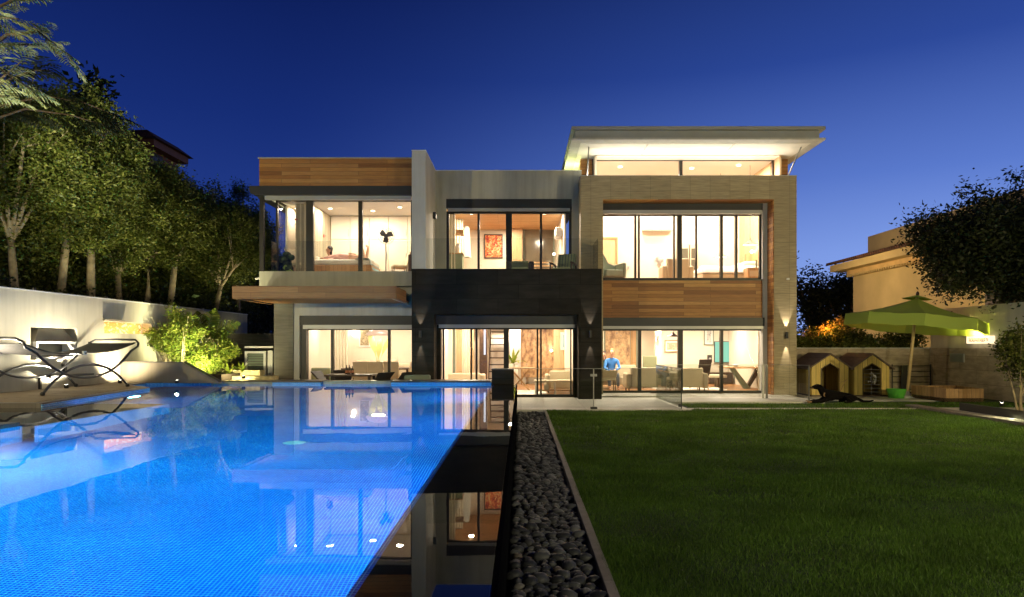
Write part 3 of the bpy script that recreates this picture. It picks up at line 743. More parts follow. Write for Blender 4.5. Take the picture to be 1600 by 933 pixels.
# hood and shelf frame in the niche
mb = MB()
mb.add([(-10.85, 14.75, 1.68), (-10.5, 14.75, 1.68), (-10.5, 16.06, 1.68), (-10.85, 16.06, 1.68), (-10.85, 15.0, 1.97), (-10.6, 15.0, 1.97), (-10.6, 15.8, 1.97), (-10.85, 15.8, 1.97)],
       [(0, 3, 2, 1), (4, 5, 6, 7), (0, 1, 5, 4), (1, 2, 6, 5), (2, 3, 7, 6), (3, 0, 4, 7)], wpm)
mb.build('hood', M['nichestone'], gw)
gbox('shelf_frame', M['white'], [(-10.75, -10.46, 14.74, 14.80, 1.33, 1.675), (-10.75, -10.46, 16.0, 16.06, 1.33, 1.675), (-10.75, -10.46, 14.80, 16.0, 1.63, 1.675), (-10.75, -10.46, 14.74, 16.06, 1.28, 1.33)])
# wall brackets and low shelves under it
gbox('bracket', M['shutter'], [(-10.5, -10.42, 13.2, 13.32, 1.05, 1.35), (-10.5, -10.42, 15.6, 15.68, .95, 1.18)])
gbox('low_shelf', M['shutter'], [(-10.5, -10.25, 14.9, 16.4, .88, .92), (-10.5, -10.45, 14.85, 14.9, .62, .92)])
# lit calligraphy niche
sg = thing('wall_sign', 'long glowing amber calligraphy panel set into the left garden wall', 'sign', (-10.79, 18.3, 2.05))
k = NM('amber_script'); v = k.coord(1, 9, 16)
wv = k.node('ShaderNodeTexWave'); wv.inputs['Scale'].default_value = .55; wv.inputs['Distortion'].default_value = 9; wv.inputs['Detail'].default_value = 3; k.l.new(v, wv.inputs['Vector'])
cc = k.ramp(wv.outputs['Fac'], [(.35, (1, .36, .05)), (.55, (1, .62, .18)), (.7, (1, .85, .5))])
k.l.new(cc, k.p.inputs['Emission Color']); k.p.inputs['Emission Strength'].default_value = 1.0; k.col((.3, .2, .1)); M['script'] = k.set(.6)
bx('script_panel', M['script'], sg, 0, .02, -1.08, 1.08, -.14, .14)
bx('top_ledge', M['nichestone'], sg, .02, .38, -1.15, -.35, .151, .20)
lamp('AREA', 'niche_light', (-10.6, 18.3, 1.93), 9, (1, .62, .22), 2.0, target=(-10.75, 18.3, 2.1), sizey=.04)

# sloping planter wall behind the deck
pw = thing('planter_wall', 'low grey plaster planter wall with a sloping end behind the deck spotlight', 'wall', (-9.4, 17.9, .6))
d0 = 17.85
X0, X1, X2 = -10.5, XX(284, d0), XX(341, d0)
MB().prismy([(X0 + 9.4, 0), (X2 + 9.4, 0.0), (X1 + 9.4, .52), (X0 + 9.4, .54)], 0, .18, None).build('plaster', m_plain('brown_grey_render', (.20, .17, .13), .8, scale=2, streak=.15), pw)
MB().prismy([(X2 + 9.42, 0.0), (X2 + 9.42, .03), (X1 + 9.40, .555), (X0 + 9.4, .57), (X0 + 9.4, .545), (X1 + 9.39, .525), (X2 + 9.36, .0)], -.03, .21).build('coping', M['coping'], pw)
struct(bx('planting_bed', M['earth'], None, -10.5, -8.3, 18.92, 21.0, 0, .78))
# stone garden steps
st = thing('garden_steps', 'three pale stone steps with gravel between shrubs and house corner', 'steps', (-8.0, 19.6, 0))
for i, (x0, x1, y0, y1, z) in enumerate([(XX(340, 19.0), XX(428, 19.0), 18.95, 19.6, .60), (XX(333, 19.6), XX(424, 19.6), 19.6, 20.2, .70), (XX(345, 20.2), XX(406, 20.2), 20.2, 20.6, .86)]):
    mb = MB(); n = 9
    mb.box(x0 + 8, x1 + 8, y0 - 19.6, y1 - 19.6, 0, z - i * .004)
    mb.build('step', m_plain('step_stone', (.50, .43, .24), .85, scale=9, var=.3, bump=.8, bscale=25) if i == 0 else bpy.data.materials['step_stone'], st, bevel=.012)
# louvered gate
gt = thing('garden_gate', 'white framed louvered side gate left of the house corner column', 'gate', (XX(405, 21.6), 21.6, .3))
w2 = (XX(426, 21.6) - XX(382, 21.6)) / 2
bx('gate_frame', M['white'], gt, -w2, -w2 + .07, -.03, .03, 0, 1.1); bx('gate_frame', M['white'], gt, w2 - .30, w2 - .23, -.03, .03, 0, 1.1)
bx('gate_post', M['white'], gt, w2 - .16, w2, -.06, .06, 0, 1.12, bevel=.01)
bx('gate_rail', M['white'], gt, -w2, w2, -.04, .04, 1.2, 1.26); bx('gate_rail', M['white'], gt, -w2 + .07, w2 - .30, -.03, .03, 1.03, 1.1)
mb = MB()
for i in range(12): mb.box(-w2 + .07, w2 - .30, -.02, .02, .05 + i * .082, .11 + i * .082)
mb.build('louvre', M['greygreen'], gt)
bw = thing('side_wall', 'plain grey block wall behind the white louvered gate', 'wall', (-8.6, 24, 0))
bx('blockwork', M['columnstone'], bw, -2, 1.1, 0, .2, 0, 2.0)

# wall washer spots, deck spots
def ground_spot(label, x, y, z, target, e, col=(1, .93, .72), ang=110, size=.035, lens=(1, .95, .8), st=30):
    t = thing('ground_spotlight', label, 'spotlight', (x, y, z))
    MB().lathe([(.0005, 0), (.045, 0), (.05, .05), (.042, .085)], 16).build('housing', M['black'], t, smooth=True)
    MB().lathe([(.0005, .083), (.040, .083)], 16).build('lens', m_emit('spot_lens', lens, st), t)
    l = lamp('SPOT', 'spot_beam', (x, y, z + .1), e, col, size, target=target, angle=ang, blend=1.0)
    return t
ground_spot('bright round spotlight on the deck in front of the sloping planter wall', XX(281, 17.3), 17.15, .635, (-8.9, 13.3, 3.2), 40, (1, .95, .62), 130)
ground_spot('deck spotlight at the foot of the cream wall below the niche', -10.12, 15.2, .635, (-10.5, 15.2, 2.6), 760, (1, .90, .64), 160)
ground_spot('deck spotlight washing the cream wall beside the amber panel', -10.1, 17.2, .635, (-10.5, 18.0, 2.2), 420, (1, .84, .52), 160)
ground_spot('deck spotlight at the near end of the cream wall', -10.1, 12.7, .635, (-10.5, 12.7, 2.6), 640, (1, .90, .66), 160)
ground_spot('small spotlight in the planting bed under the yellow-green shrub', -8.9, 18.6, .78, (-9.4, 19.9, 1.9), 850, (1, .95, .5), 130)
ground_spot('small spotlight lying on the stone steps by the gate', -7.7, 18.95, .66, (-8.8, 20.0, 1.3), 330, (1, .88, .45), 140)

# ================================================================== VEGETATION
def leafquads(Cn, spread, per, size, r, asp=.5, up=0.0, flat=0.6):
    Cn = np.asarray(Cn, float); n = len(Cn) * per
    P = np.repeat(Cn, per, 0) + r.normal(size=(n, 3)) * np.asarray(spread)
    a = r.normal(size=(n, 3)); a[:, 2] = a[:, 2] * flat + up; a /= np.linalg.norm(a, axis=1)[:, None]
    b = r.normal(size=(n, 3)); b = np.cross(a, b); b /= np.linalg.norm(b, axis=1)[:, None]
    L = (size * r.uniform(.6, 1.35, n))[:, None]
    w = L * asp * .5
    V = np.zeros((n, 4, 3))
    V[:, 0] = P; V[:, 1] = P + a * L * .45 + b * w; V[:, 2] = P + a * L; V[:, 3] = P + a * L * .45 - b * w
    return V
M['leaf'] = m_leaf('olive_green_leaves', (.05, .075, .010), (.12, .15, .022), (.26, .27, .07), .4)
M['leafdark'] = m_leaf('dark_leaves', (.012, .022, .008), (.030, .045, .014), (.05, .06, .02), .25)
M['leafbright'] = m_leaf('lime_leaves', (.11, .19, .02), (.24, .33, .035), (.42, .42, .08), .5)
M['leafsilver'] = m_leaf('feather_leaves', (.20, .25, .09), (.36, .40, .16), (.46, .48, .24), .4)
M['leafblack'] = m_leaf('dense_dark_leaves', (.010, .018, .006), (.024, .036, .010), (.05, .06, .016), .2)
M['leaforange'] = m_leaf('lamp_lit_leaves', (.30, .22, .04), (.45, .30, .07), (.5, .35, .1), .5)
def tree(name, label, x, y, z0, h, cw, trunkh, leaf, bark, n_leaf, seed, leafsize=.10, lean=(0, 0), stems=1, group=None, clump=.32, base_r=.09, low=0.0, cat='tree', fill=1.0):
    r = np.random.default_rng(seed)
    t = thing(name, label, cat, (x, y, z0), 0, group)
    mb = MB(); tips = []
    for s in range(stems):
        off = r.uniform(-.12, .12, 2) * (stems > 1)
        th = trunkh * r.uniform(.85, 1.1)
        p0 = Vector((off[0], off[1], 0)); p1 = Vector((off[0] * 2 + lean[0] * .6, off[1] * 2 + lean[1] * .6, th * .5)); p2 = Vector((off[0] * 3 + lean[0], off[1] * 3 + lean[1], th))
        br = base_r / math.sqrt(stems)
        mb.tube([p0, p0.lerp(p1, .5) + Vector((r.uniform(-.03, .03), 0, 0)), p1, p2], [br * 1.25, br, br * .92, br * .8], 8)
        nl = max(4, 9 // stems)
        for i in range(nl):
            a = 2 * PI * (i + r.uniform(-.3, .3)) / nl
            rr = cw * .5 * r.uniform(.35, .9); hh = th + (h - th) * r.uniform(.25, .95)
            e = Vector((p2.x + math.cos(a) * rr, p2.y + math.sin(a) * rr, hh))
            m_ = p2.lerp(e, .45) + Vector((r.uniform(-.1, .1), r.uniform(-.1, .1), (hh - th) * .12))
            mb.tube([p2 - Vector((0, 0, .05)), m_, e], [br * .6, br * .38, br * .12], 6)
            for q in range(3):
                a2 = a + r.uniform(-1, 1); e2 = m_ + Vector((math.cos(a2) * cw * .25, math.sin(a2) * cw * .25, (h - hh) * .6 + r.uniform(-.2, .5)))
                mb.tube([m_, m_.lerp(e2, .5) + Vector((0, 0, .05)), e2], [br * .3, br * .2, br * .07], 5)
                tips.append(e2)
            tips.append(e)
    mb.build('trunk', bark, t, smooth=True)
    # clumps through the crown volume with an uneven outline
    nc = max(20, n_leaf // 110)
    cz0 = max(trunkh * .85 - low, .1); pts = []
    lobes = r.uniform(0, 2 * PI, 5)
    while len(pts) < nc:
        u = r.uniform(-1, 1, 3)
        ang = math.atan2(u[1], u[0])
        rad = (.8 + .13 * math.sin(2 * ang + lobes[0]) + .13 * math.sin(3 * ang + lobes[1] + 2.5 * u[2]) + .1 * math.sin(5 * ang + lobes[2] + 4 * u[2]))
        q = math.sqrt(u[0] ** 2 + u[1] ** 2 + u[2] ** 2)
        if q > rad or q < rad * .35: continue
        pts.append((lean[0] + u[0] * cw * .5, lean[1] + u[1] * cw * .5, cz0 + (h - cz0) * (u[2] * .5 + .5)))
    pts += [tuple(p) for p in tips]
    # spiky shoots
    for i in range(nc // 5):
        c = pts[r.integers(0, nc)]
        dv = np.array([c[0] - lean[0], c[1] - lean[1], (c[2] - (cz0 + h) / 2) * .8 + .5]); dv /= np.linalg.norm(dv)
        for s in (.18, .36, .5): pts.append(tuple(np.array(c) + dv * s * clump * 2.2))
    per = max(6, int(n_leaf / len(pts)))
    V = leafquads(pts, (clump * .55,) * 3, per, leafsize, r, .45)
    quads_mesh('crown', V, 4, leaf, t)
    return t
zg = 2.0
shrub_late = []
trees = [  # px, X, height, crown w, trunkh, label
    (30, -12.2, 6.3, 3.4, 1.9, 'tall leafy tree at the left edge behind the garden wall', 1, (-.2, 0)),
    (86, -12.3, 6.2, 3.2, 2.3, 'tree with a thin pale leaning trunk behind the wall above the lounger', 1, (.25, .1)),
    (142, -12.0, 6.0, 3.0, 2.1, 'tree with a straight pale trunk forking into many upright limbs', 1, (0, 0)),
    (190, -12.2, 5.5, 3.0, 1.9, 'tree with a short pale Y shaped trunk above the amber panel', 1, (-.12, 0)),
    (228, -12.2, 5.6, 3.0, 2.1, 'slender tree behind the wall above the lime green shrub', 1, (.1, 0)),
    (258, -12.3, 5.4, 3.2, 2.3, 'tree with a leaning yellowish trunk between slender tree and palm', 1, (.35, 0)),
    (325, -12.0, 5.6, 4.2, 2.0, 'broad tree with a leaning trunk behind the small palm', 1, (.5, 0)),
    (372, -12.2, 5.6, 4.2, 2.2, 'dense tree nearest to the house on the left side', 1, (0, 0))]
for i, (px, X, h, cwid, th, lab, stems, lean) in enumerate(trees):
    dd = F * X / (px - 814)
    tree('garden_tree', lab, X, dd, zg, h, cwid, th + (.45, .2, .5, .1, .4, .55, .15, .3)[i], M['leaf'], M['bark'], 52000, 100 + i, .10, lean, stems, 'row of trees behind the left garden wall', .27, .10 + .01 * (i % 3))
# darker mass behind the row
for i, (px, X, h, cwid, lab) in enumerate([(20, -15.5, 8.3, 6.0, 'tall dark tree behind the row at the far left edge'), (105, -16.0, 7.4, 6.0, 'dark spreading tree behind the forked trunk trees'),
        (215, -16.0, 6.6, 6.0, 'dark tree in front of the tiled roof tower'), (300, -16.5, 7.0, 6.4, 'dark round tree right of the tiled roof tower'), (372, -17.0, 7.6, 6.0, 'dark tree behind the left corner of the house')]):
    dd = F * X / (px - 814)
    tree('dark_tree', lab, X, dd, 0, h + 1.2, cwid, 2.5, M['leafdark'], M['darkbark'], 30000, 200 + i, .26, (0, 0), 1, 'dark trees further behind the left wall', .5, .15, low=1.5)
for i, (px, X, h, w_, lab) in enumerate([(18, -13.6, 3.6, 3.0, 'dark undergrowth bush left of the first pale trunk'), (70, -13.8, 4.2, 3.0, 'dark undergrowth bush between the leaning trunk and the left edge'), (118, -13.7, 3.7, 2.8, 'dark undergrowth bush between the leaning and the forked trunks'), (168, -13.8, 4.1, 3.0, 'dark undergrowth bush right of the forked trunk'), (212, -13.6, 3.4, 2.8, 'dark undergrowth bush behind the Y shaped trunk'), (246, -13.8, 3.9, 3.0, 'dark undergrowth bush behind the slender tree'), (290, -13.6, 3.7, 3.4, 'dark undergrowth bush above the lime shrub'), (348, -13.6, 4.0, 3.8, 'dark undergrowth bush nearest the house')]):
    shrub_late.append((lab, X, F * X / (px - 814), w_, h, 400 + i))
hd = thing('hedge', 'low dark hedge along the top of the left garden wall below the trunks', 'hedge', (-12.0, 20, 1.9))
r = np.random.default_rng(5)
pts = np.stack([r.uniform(-1.0, .9, 900) - r.uniform(0, .6, 900), r.uniform(-7, 16, 900), r.uniform(0.2, 1.35, 900) * r.uniform(.6, 1.0, 900)], 1)
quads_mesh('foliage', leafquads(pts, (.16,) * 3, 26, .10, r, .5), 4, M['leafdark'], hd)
bx('hedge_soil', M['earth'], hd, -3.5, 1.1, -20, 16, -.1, .02)
struct(bx('raised_ground', M['earth'], None, -60, -10.92, -10, 60, -.1, 1.86))
# tree uplights between wall and trees
for i, (y, e) in enumerate(((15.0, 330), (17.6, 380), (20.3, 360), (23.0, 300), (26.0, 240))):
    lamp('SPOT', 'tree_uplight', (-10.62, y, 2.92), e * .42, (1, .90, .50), .08, target=(-12.0, y + 2.2, 6.6), angle=105, blend=.8)
    t = thing('tree_uplight', ('first', 'second', 'third', 'fourth', 'fifth')[i] + ' small black uplight on top of the cream wall, counted from the pool end', 'uplight', (-10.7, y, 2.78))
    MB().lathe([(.0005, 0), (.04, 0), (.04, .06), (.03, .08)], 12).build('housing', M['black'], t)

# feathery acacia branches top left
def feather(base, dirv, L, r, nl=10):
    """one bipinnate leaf as many tiny leaflets drooping along its stalk"""
    out = []
    d = Vector(dirv).normalized(); side = d.cross(Vector((0, 0, 1))).normalized()
    for i in range(1, nl + 1):
        t = i / nl
        p = Vector(base) + d * L * t + Vector((0, 0, -.22 * L * t * t))
        w = L * .42 * math.sin(PI * (t * .85 + .12))
        for sgn in (-1, 1):
            q = (side * sgn + d * .75 + Vector((0, 0, r.uniform(-.35, .1)))).normalized()
            a = q.cross(Vector((0, 0, 1))).normalized() * (L * .030); m = 3
            for j in range(m):       # one narrow tapering blade per pinna
                t0, t1 = j / m, (j + 1) / m
                c0 = p + q * w * t0 + Vector((0, 0, -.25 * w * t0 ** 2)); c1 = p + q * w * t1 + Vector((0, 0, -.25 * w * t1 ** 2))
                w0 = (.35, 1.0, .95, .2)[j]; w1 = (.35, 1.0, .95, .2)[j + 1]
                out.append([c0 - a * w0, c1 - a * w1, c1 + a * w1, c0 + a * w0])
    return out
def acacia(name, label, base, branches, mat, seed, per=7, L=.34, dens=1.0):
    r = np.random.default_rng(seed)
    t = thing(name, label, 'tree', base)
    B = Vector(base); mb = MB(); Q = []
    mb.tube([(0, 0, 0), (.2, 0, 2.0), (.1, .1, 3.4)], [.16, .13, .11], 8)
    for br in branches:
        pts = [Vector(p) - B for p in br]
        mb.tube([Vector((.1, .1, 3.3))] + pts, [.06] + [.03 - .022 * i / max(1, len(pts) - 1) for i in range(len(pts))], 6)
        for i in range(len(pts) - 1):
            for kx in range(per):
                tt = (kx + r.uniform(0, 1)) / per
                p = pts[i].lerp(pts[i + 1], tt); dd = (pts[i + 1] - pts[i]).normalized()
                a = r.uniform(-1.2, 1.2)
                rot = Matrix.Rotation(a, 3, 'Z') @ dd + Vector((0, 0, r.uniform(-.5, .35)))
                Q += feather(p, rot, L * r.uniform(.7, 1.15), r)
    mb.build('trunk', M['darkbark'], t, smooth=True)
    V = np.array([[tuple(v) for v in q] for q in Q])
    quads_mesh('crown', V, 4, mat, t)
    return t
def at(px, py, d): return (XX(px, d), d, ZZ(py, d))
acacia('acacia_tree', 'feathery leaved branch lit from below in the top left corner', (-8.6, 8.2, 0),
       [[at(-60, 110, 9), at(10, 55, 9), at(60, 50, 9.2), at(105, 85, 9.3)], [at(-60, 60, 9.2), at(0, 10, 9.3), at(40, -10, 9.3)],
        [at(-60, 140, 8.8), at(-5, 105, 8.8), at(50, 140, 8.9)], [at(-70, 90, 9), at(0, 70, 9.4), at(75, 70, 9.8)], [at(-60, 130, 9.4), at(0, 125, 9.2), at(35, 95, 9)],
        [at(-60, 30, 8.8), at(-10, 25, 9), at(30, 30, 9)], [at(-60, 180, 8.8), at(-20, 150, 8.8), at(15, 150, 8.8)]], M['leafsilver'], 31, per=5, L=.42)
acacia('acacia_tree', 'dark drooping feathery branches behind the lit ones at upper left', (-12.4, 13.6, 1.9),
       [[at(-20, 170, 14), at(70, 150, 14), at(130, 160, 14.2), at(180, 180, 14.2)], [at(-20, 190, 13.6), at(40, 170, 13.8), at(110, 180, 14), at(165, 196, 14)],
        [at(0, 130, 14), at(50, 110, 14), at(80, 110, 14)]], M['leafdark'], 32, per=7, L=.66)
lamp('SPOT', 'acacia_uplight', (-7.2, 6.2, .7), 2300, (1, .92, .66), .08, target=(-6.9, 9.2, 5.8), angle=75, blend=.8)
t = thing('tree_uplight', 'black uplight on the deck below the feathery tree, outside the left edge', 'uplight', (-7.2, 6.2, .6))
MB().lathe([(.0005, 0), (.05, 0), (.05, .06), (.04, .08)], 12).build('housing', M['black'], t)

# bright bamboo like shrub, palm, agave plants
def shrub(name, label, x, y, z, sx, sy, sz, n, leaf, seed, size=.07, stems=16, asp=.4, group=None, stemmat=None, sp=.10, arch=0):
    r = np.random.default_rng(seed)
    t = thing(name, label, 'shrub', (x, y, z), 0, group)
    mb = MB(); pts = []
    for i in range(stems):
        a = r.uniform(0, 2 * PI); q = r.uniform(.3, 1)
        e = Vector((math.cos(a) * sx * .5 * q, math.sin(a) * sy * .5 * q, sz * r.uniform(.6, 1)))
        b = Vector((e.x * .3, e.y * .3, 0))
        m_ = b.lerp(e, .5) + Vector((0, 0, .1 * sz))
        mb.tube([b, m_, e], [.012, .009, .004], 5)
    mb.build('stems', stemmat or M['bark'], t)
    nc = n // 28
    lob = r.uniform(0, 6, 4)
    if arch:
        for i in range(arch):      # arching canes carrying the leaves
            a = r.uniform(0, 2 * PI); q = r.uniform(.25, 1.1); hh = sz * r.uniform(.55, 1.12) * (1.15 - .35 * q)
            for s_ in np.linspace(.30, 1, 12): pts.append((math.cos(a) * sx * .5 * q * s_ ** 1.6 + .05, math.sin(a) * sy * .5 * q * s_ ** 1.6, hh * (1.35 * s_ - .35 * s_ * s_ * (1 + q * .5))))
        n = len(pts) * 28; nc = 0
    while len(pts) < nc:
        u = r.uniform(-1, 1, 3)
        rad = .85 + .15 * math.sin(3 * math.atan2(u[2], u[0]) + lob[0]) + .12 * math.sin(6 * math.atan2(u[2], u[0]) + lob[1])
        q = np.linalg.norm(u)
        if q > rad or q < .35 * rad: continue
        pts.append((u[0] * sx / 2, u[1] * sy / 2, sz * (.5 + u[2] * .5)))
    quads_mesh('foliage', leafquads(pts, (sp,) * 3, 28, size, r, asp, up=.15), 4, leaf, t)
    return t
for lab, X, y, w_, h, sd in shrub_late: shrub('undergrowth', lab, X, y, 1.86, w_, w_, h, 13000, M['leaf'], sd, .11, 10, .5, 'undergrowth bushes between the trunks', M['darkbark'], .17)
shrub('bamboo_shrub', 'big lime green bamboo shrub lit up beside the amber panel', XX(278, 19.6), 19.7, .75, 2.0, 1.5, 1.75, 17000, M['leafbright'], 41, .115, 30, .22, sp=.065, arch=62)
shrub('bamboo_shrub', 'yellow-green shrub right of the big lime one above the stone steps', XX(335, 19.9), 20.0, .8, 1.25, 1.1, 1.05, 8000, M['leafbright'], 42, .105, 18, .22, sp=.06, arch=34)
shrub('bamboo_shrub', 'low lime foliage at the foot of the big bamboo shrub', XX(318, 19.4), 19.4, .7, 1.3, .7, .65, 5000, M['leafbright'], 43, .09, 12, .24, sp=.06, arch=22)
def blades(name, label, x, y, z, n, L, w, seed, mat, droop=.5, cat='plant', spread=.8):
    r = np.random.default_rng(seed)
    t = thing(name, label, cat, (x, y, z))
    mb = MB()
    for i in range(n):
        a = 2 * PI * i / n + r.uniform(-.3, .3); el = r.uniform(.3, 1.25)
        d = Vector((math.cos(a) * math.cos(el) * spread, math.sin(a) * math.cos(el) * spread, math.sin(el))).normalized()
        sd = Vector((-math.sin(a), math.cos(a), 0)); l = L * r.uniform(.7, 1.15); prev = None
        vs = []; fs = []
        for s in range(6):
            q = s / 5; p = d * l * q + Vector((0, 0, -droop * l * q * q * math.cos(el)))
            ww = w * math.sin(PI * (q * .9 + .08)) * .5
            vs += [tuple(p - sd * ww), tuple(p + sd * ww)]
            if s: fs.append((2 * s - 2, 2 * s - 1, 2 * s + 1, 2 * s))
        mb.add(vs, fs)
    mb.build('leaves', mat, t, smooth=True)
    return t
for i, (px, dd, n, L, lab) in enumerate([(358, 19.7, 22, .42, 'broad bladed lily plant between the yellow shrub and the gate'), (378, 20.2, 18, .40, 'broad bladed lily plant nearest the louvered gate'), (330, 19.3, 18, .36, 'broad bladed lily plant at the end of the sloping wall'), (372, 20.7, 14, .5, 'taller pointed leaf plant behind the lilies')]):
    blades('lily_plant', lab, XX(px, dd), dd, .78 if dd > 19.5 else .7, n, L, .07, 60 + i, M['leafbright'])
# palm
t = thing('palm', 'small feather palm rising behind the lime green shrub', 'palm', (XX(318, 20.6), 20.6, .8))
mb = MB(); mb.tube([(0, 0, 0), (.02, 0, .55), (.0, 0, .95)], [.06, .05, .04], 8); mb.build('trunk', M['darkbark'], t, smooth=True)
r = np.random.default_rng(77)
for i, (dx, dz, L) in enumerate([(-.75, .55, .85), (-.25, .85, 1.0), (.25, .9, 1.05), (.95, .72, 1.15), (.7, .35, .9), (-.5, .3, .8)]):
    mb = MB(); prev = None; yy = r.uniform(-.3, .3)
    rib = []
    for s in range(9):
        q = s / 8; rib.append(Vector((dx * q * L, yy * q, .95 + dz * L * (q * 1.15 - .55 * q * q * abs(dx)))))
    mb.tube(rib, [.012 - .001 * s for s in range(9)], 5)
    for s in range(1, 33):
        q = s / 32; fidx = q * 8; i0 = min(7, int(fidx)); p = rib[i0].lerp(rib[i0 + 1], fidx - i0); tan = (rib[i0 + 1] - rib[i0]).normalized()
        for sg_ in (-1, 1):
            nrm = tan.cross(Vector((0, 1, 0))).normalized() * sg_ + tan * .7 + Vector((0, r.uniform(-.5, .5), -.15)); nrm.normalize()
            l = .36 * math.sin(PI * (q * .8 + .15)); wv_ = tan * .012
            mb.add([p - wv_, p + nrm * l * .6 - wv_ + Vector((0, 0, -.02)), p + nrm * l + Vector((0, 0, -.06)), p + nrm * l * .6 + wv_, p + wv_], [(0, 1, 2, 3, 4)])
    mb.build('frond', M['leafbright'] if dx > 0 else M['leaf'], t)

# right side: big dark tree, distant trees, hedge
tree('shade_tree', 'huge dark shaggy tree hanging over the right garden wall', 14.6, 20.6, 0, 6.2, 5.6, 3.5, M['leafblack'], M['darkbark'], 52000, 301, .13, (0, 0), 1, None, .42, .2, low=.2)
shrub('creeper', 'dark creeper spilling over the top of the right wall under the big tree', 14.4, 18.4, 2.4, 1.6, 5.0, 2.6, 14000, M['leafblack'], 302, .12, 14, .5, sp=.22)
for i, (px, dd, h, cwid, lab) in enumerate([(1272, 48, 7.6, 6.4, 'dark distant tree just right of the stone frame'), (1318, 46, 6.4, 5.0, 'dark distant tree touching the ochre building corner'), (1350, 52, 8.8, 3.2, 'thin tree top peeking over the ochre building')]):
    tree('distant_tree', lab, XX(px, dd), dd, 0, h, cwid, 2.0, M['leafdark'], M['darkbark'], 9000, 310 + i, .26, (0, 0), 1, 'distant trees right of the house', .6, .2, low=1.5)
hz = MB()
hd = thing('hedge', 'uneven dark green hedge on top of the low stone wall at right', 'hedge', (11.5, 23.6, 1.3))
r = np.random.default_rng(15)
pts = []
for i in range(560):
    x = r.uniform(-2.8, 2.3); top = .62 + .22 * math.sin(x * 5 + 1) * math.sin(x * 2.3) + .12 * math.sin(x * 11)
    pts.append((x, r.uniform(-.35, .45), r.uniform(.02, max(.3, top))))
quads_mesh('foliage', leafquads(pts, (.11,) * 3, 26, .10, r, .55, .2), 4, M['leaf'], hd)
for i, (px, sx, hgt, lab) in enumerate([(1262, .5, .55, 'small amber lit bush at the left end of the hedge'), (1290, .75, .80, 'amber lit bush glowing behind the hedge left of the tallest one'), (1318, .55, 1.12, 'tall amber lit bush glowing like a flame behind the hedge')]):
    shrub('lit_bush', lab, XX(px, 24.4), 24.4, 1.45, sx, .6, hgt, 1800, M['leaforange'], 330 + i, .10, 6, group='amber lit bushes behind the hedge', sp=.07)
lamp('POINT', 'bush_light', (XX(1302, 24.9), 24.95, 2.0), 160, (1, .40, .07), .1); lamp('POINT', 'bush_light', (XX(1290, 24.0), 24.02, 2.25), 60, (1, .40, .07), .05)
shrub('small_tree', 'small leafy tree with pale forked stems at the right edge beside the lawn light', XX(1598, 15.6), 15.7, .75, .95, .9, 1.35, 4200, M['leaf'], 340, .075, 4, .55, sp=.09)
t = [o for o in C.objects if o.get('label', '').startswith('small leafy tree with pale forked')][0]
mb = MB()
for a in ((-.10, .08), (.04, .02), (.16, .1)):
    mb.tube([(a[0] * .3, 0, -.75), (a[0] * .6, a[1], -.35), (a[0] * 1.6, a[1], .05), (a[0] * 2.6, a[1], .5)], [.03, .026, .02, .012], 7)
mb.build('trunk', M['bark'], t, smooth=True)

# ================================================================== NEIGHBOURS
M['ochre'] = m_plain('ochre_render', (.54, .43, .22), .85, scale=.6, var=.14, bump=.3, bscale=20)
M['rooftile'] = m_tiles('clay_roof_tiles', (.12, .05, .035), (.08, .035, .025), (.03, .015, .01), .3, .22, 'xy', .8, .02, 0, .6)
ob = thing('neighbour_house', 'ochre rendered house with tiled eave behind the lime umbrella', 'house', (18, 30, 0))
om = Matrix.Translation((-18, -30, 0))
MB().box(18, 26, 20, 37, 0, 5.55, om).build('wall', M['ochre'], ob)
MB().box(17.15, 18, 19, 37.9, 5.62, 5.98, om).build('eave_fascia', M['ochre'], ob)
MB().box(17.75, 17.998, 20, 37.2, 5.40, 5.62, om).build('cornice', m_plain('pale_cornice', (.60, .42, .20), .8), ob)
mb = MB()
for i in range(78): mb.box(17.70, 17.99, 20.1 + i * .22, 20.2 + i * .22, 5.28, 5.39, om)
mb.build('dentils', M['ochre'], ob)
mb = MB(); mb.add([(17.0, 18.8, 5.98), (19.2, 18.8, 6.5), (19.2, 38.1, 6.5), (17.0, 38.1, 5.98), (17.0, 18.8, 6.06), (19.2, 18.8, 6.6), (19.2, 38.1, 6.6), (17.0, 38.1, 6.06)],
       [(0, 3, 2, 1), (4, 5, 6, 7), (0, 1, 5, 4), (1, 2, 6, 5), (2, 3, 7, 6), (3, 0, 4, 7)], om)
for i in range(96):
    mb.tube([(16.96, 18.9 + i * .2, 6.06), (19.2, 18.9 + i * .2, 6.64)], .07, 6, om)
mb.build('tiled_roof', M['rooftile'], ob, smooth=True)
MB().box(19.1, 26, 20, 37.6, 6.4, 7.55, om).build('upper_wall', M['ochre'], ob)
mb = MB(); mb.box(17.94, 17.999, 25.0, 26.4, 2.6, 4.2, om); mb.build('window', M['darkwood'], ob)
lamp('POINT', 'added_street_light', (13.2, 33.5, 5.2), 900, (1, .70, .32), .3)  # two lamps added out of sight to brighten the ochre house side
lamp('POINT', 'added_street_light', (14.5, 27.0, 2.75), 170, (1, .72, .34), .3)
sl = thing('added_street_lamp', 'added slim dark lamp post hidden behind the stone frame', 'street lamp', (13.2, 33.5, 0))
MB().tube([(0, 0, 0), (0, 0, 5.3)], [.06, .04], 8).build('post', M['black'], sl); MB().lathe([(.02, 5.5), (.22, 5.45), (.24, 5.4)], 14).build('hood', M['black'], sl)
sl = thing('added_street_lamp', 'added short dark lamp post hidden behind the lime umbrella', 'street lamp', (14.5, 27.0, 0))
MB().tube([(0, 0, 0), (0, 0, 2.4)], [.05, .04], 8).build('post', M['black'], sl); MB().lathe([(.02, 3.10), (.14, 3.07), (.15, 3.06)], 14).build('hood', M['black'], sl)
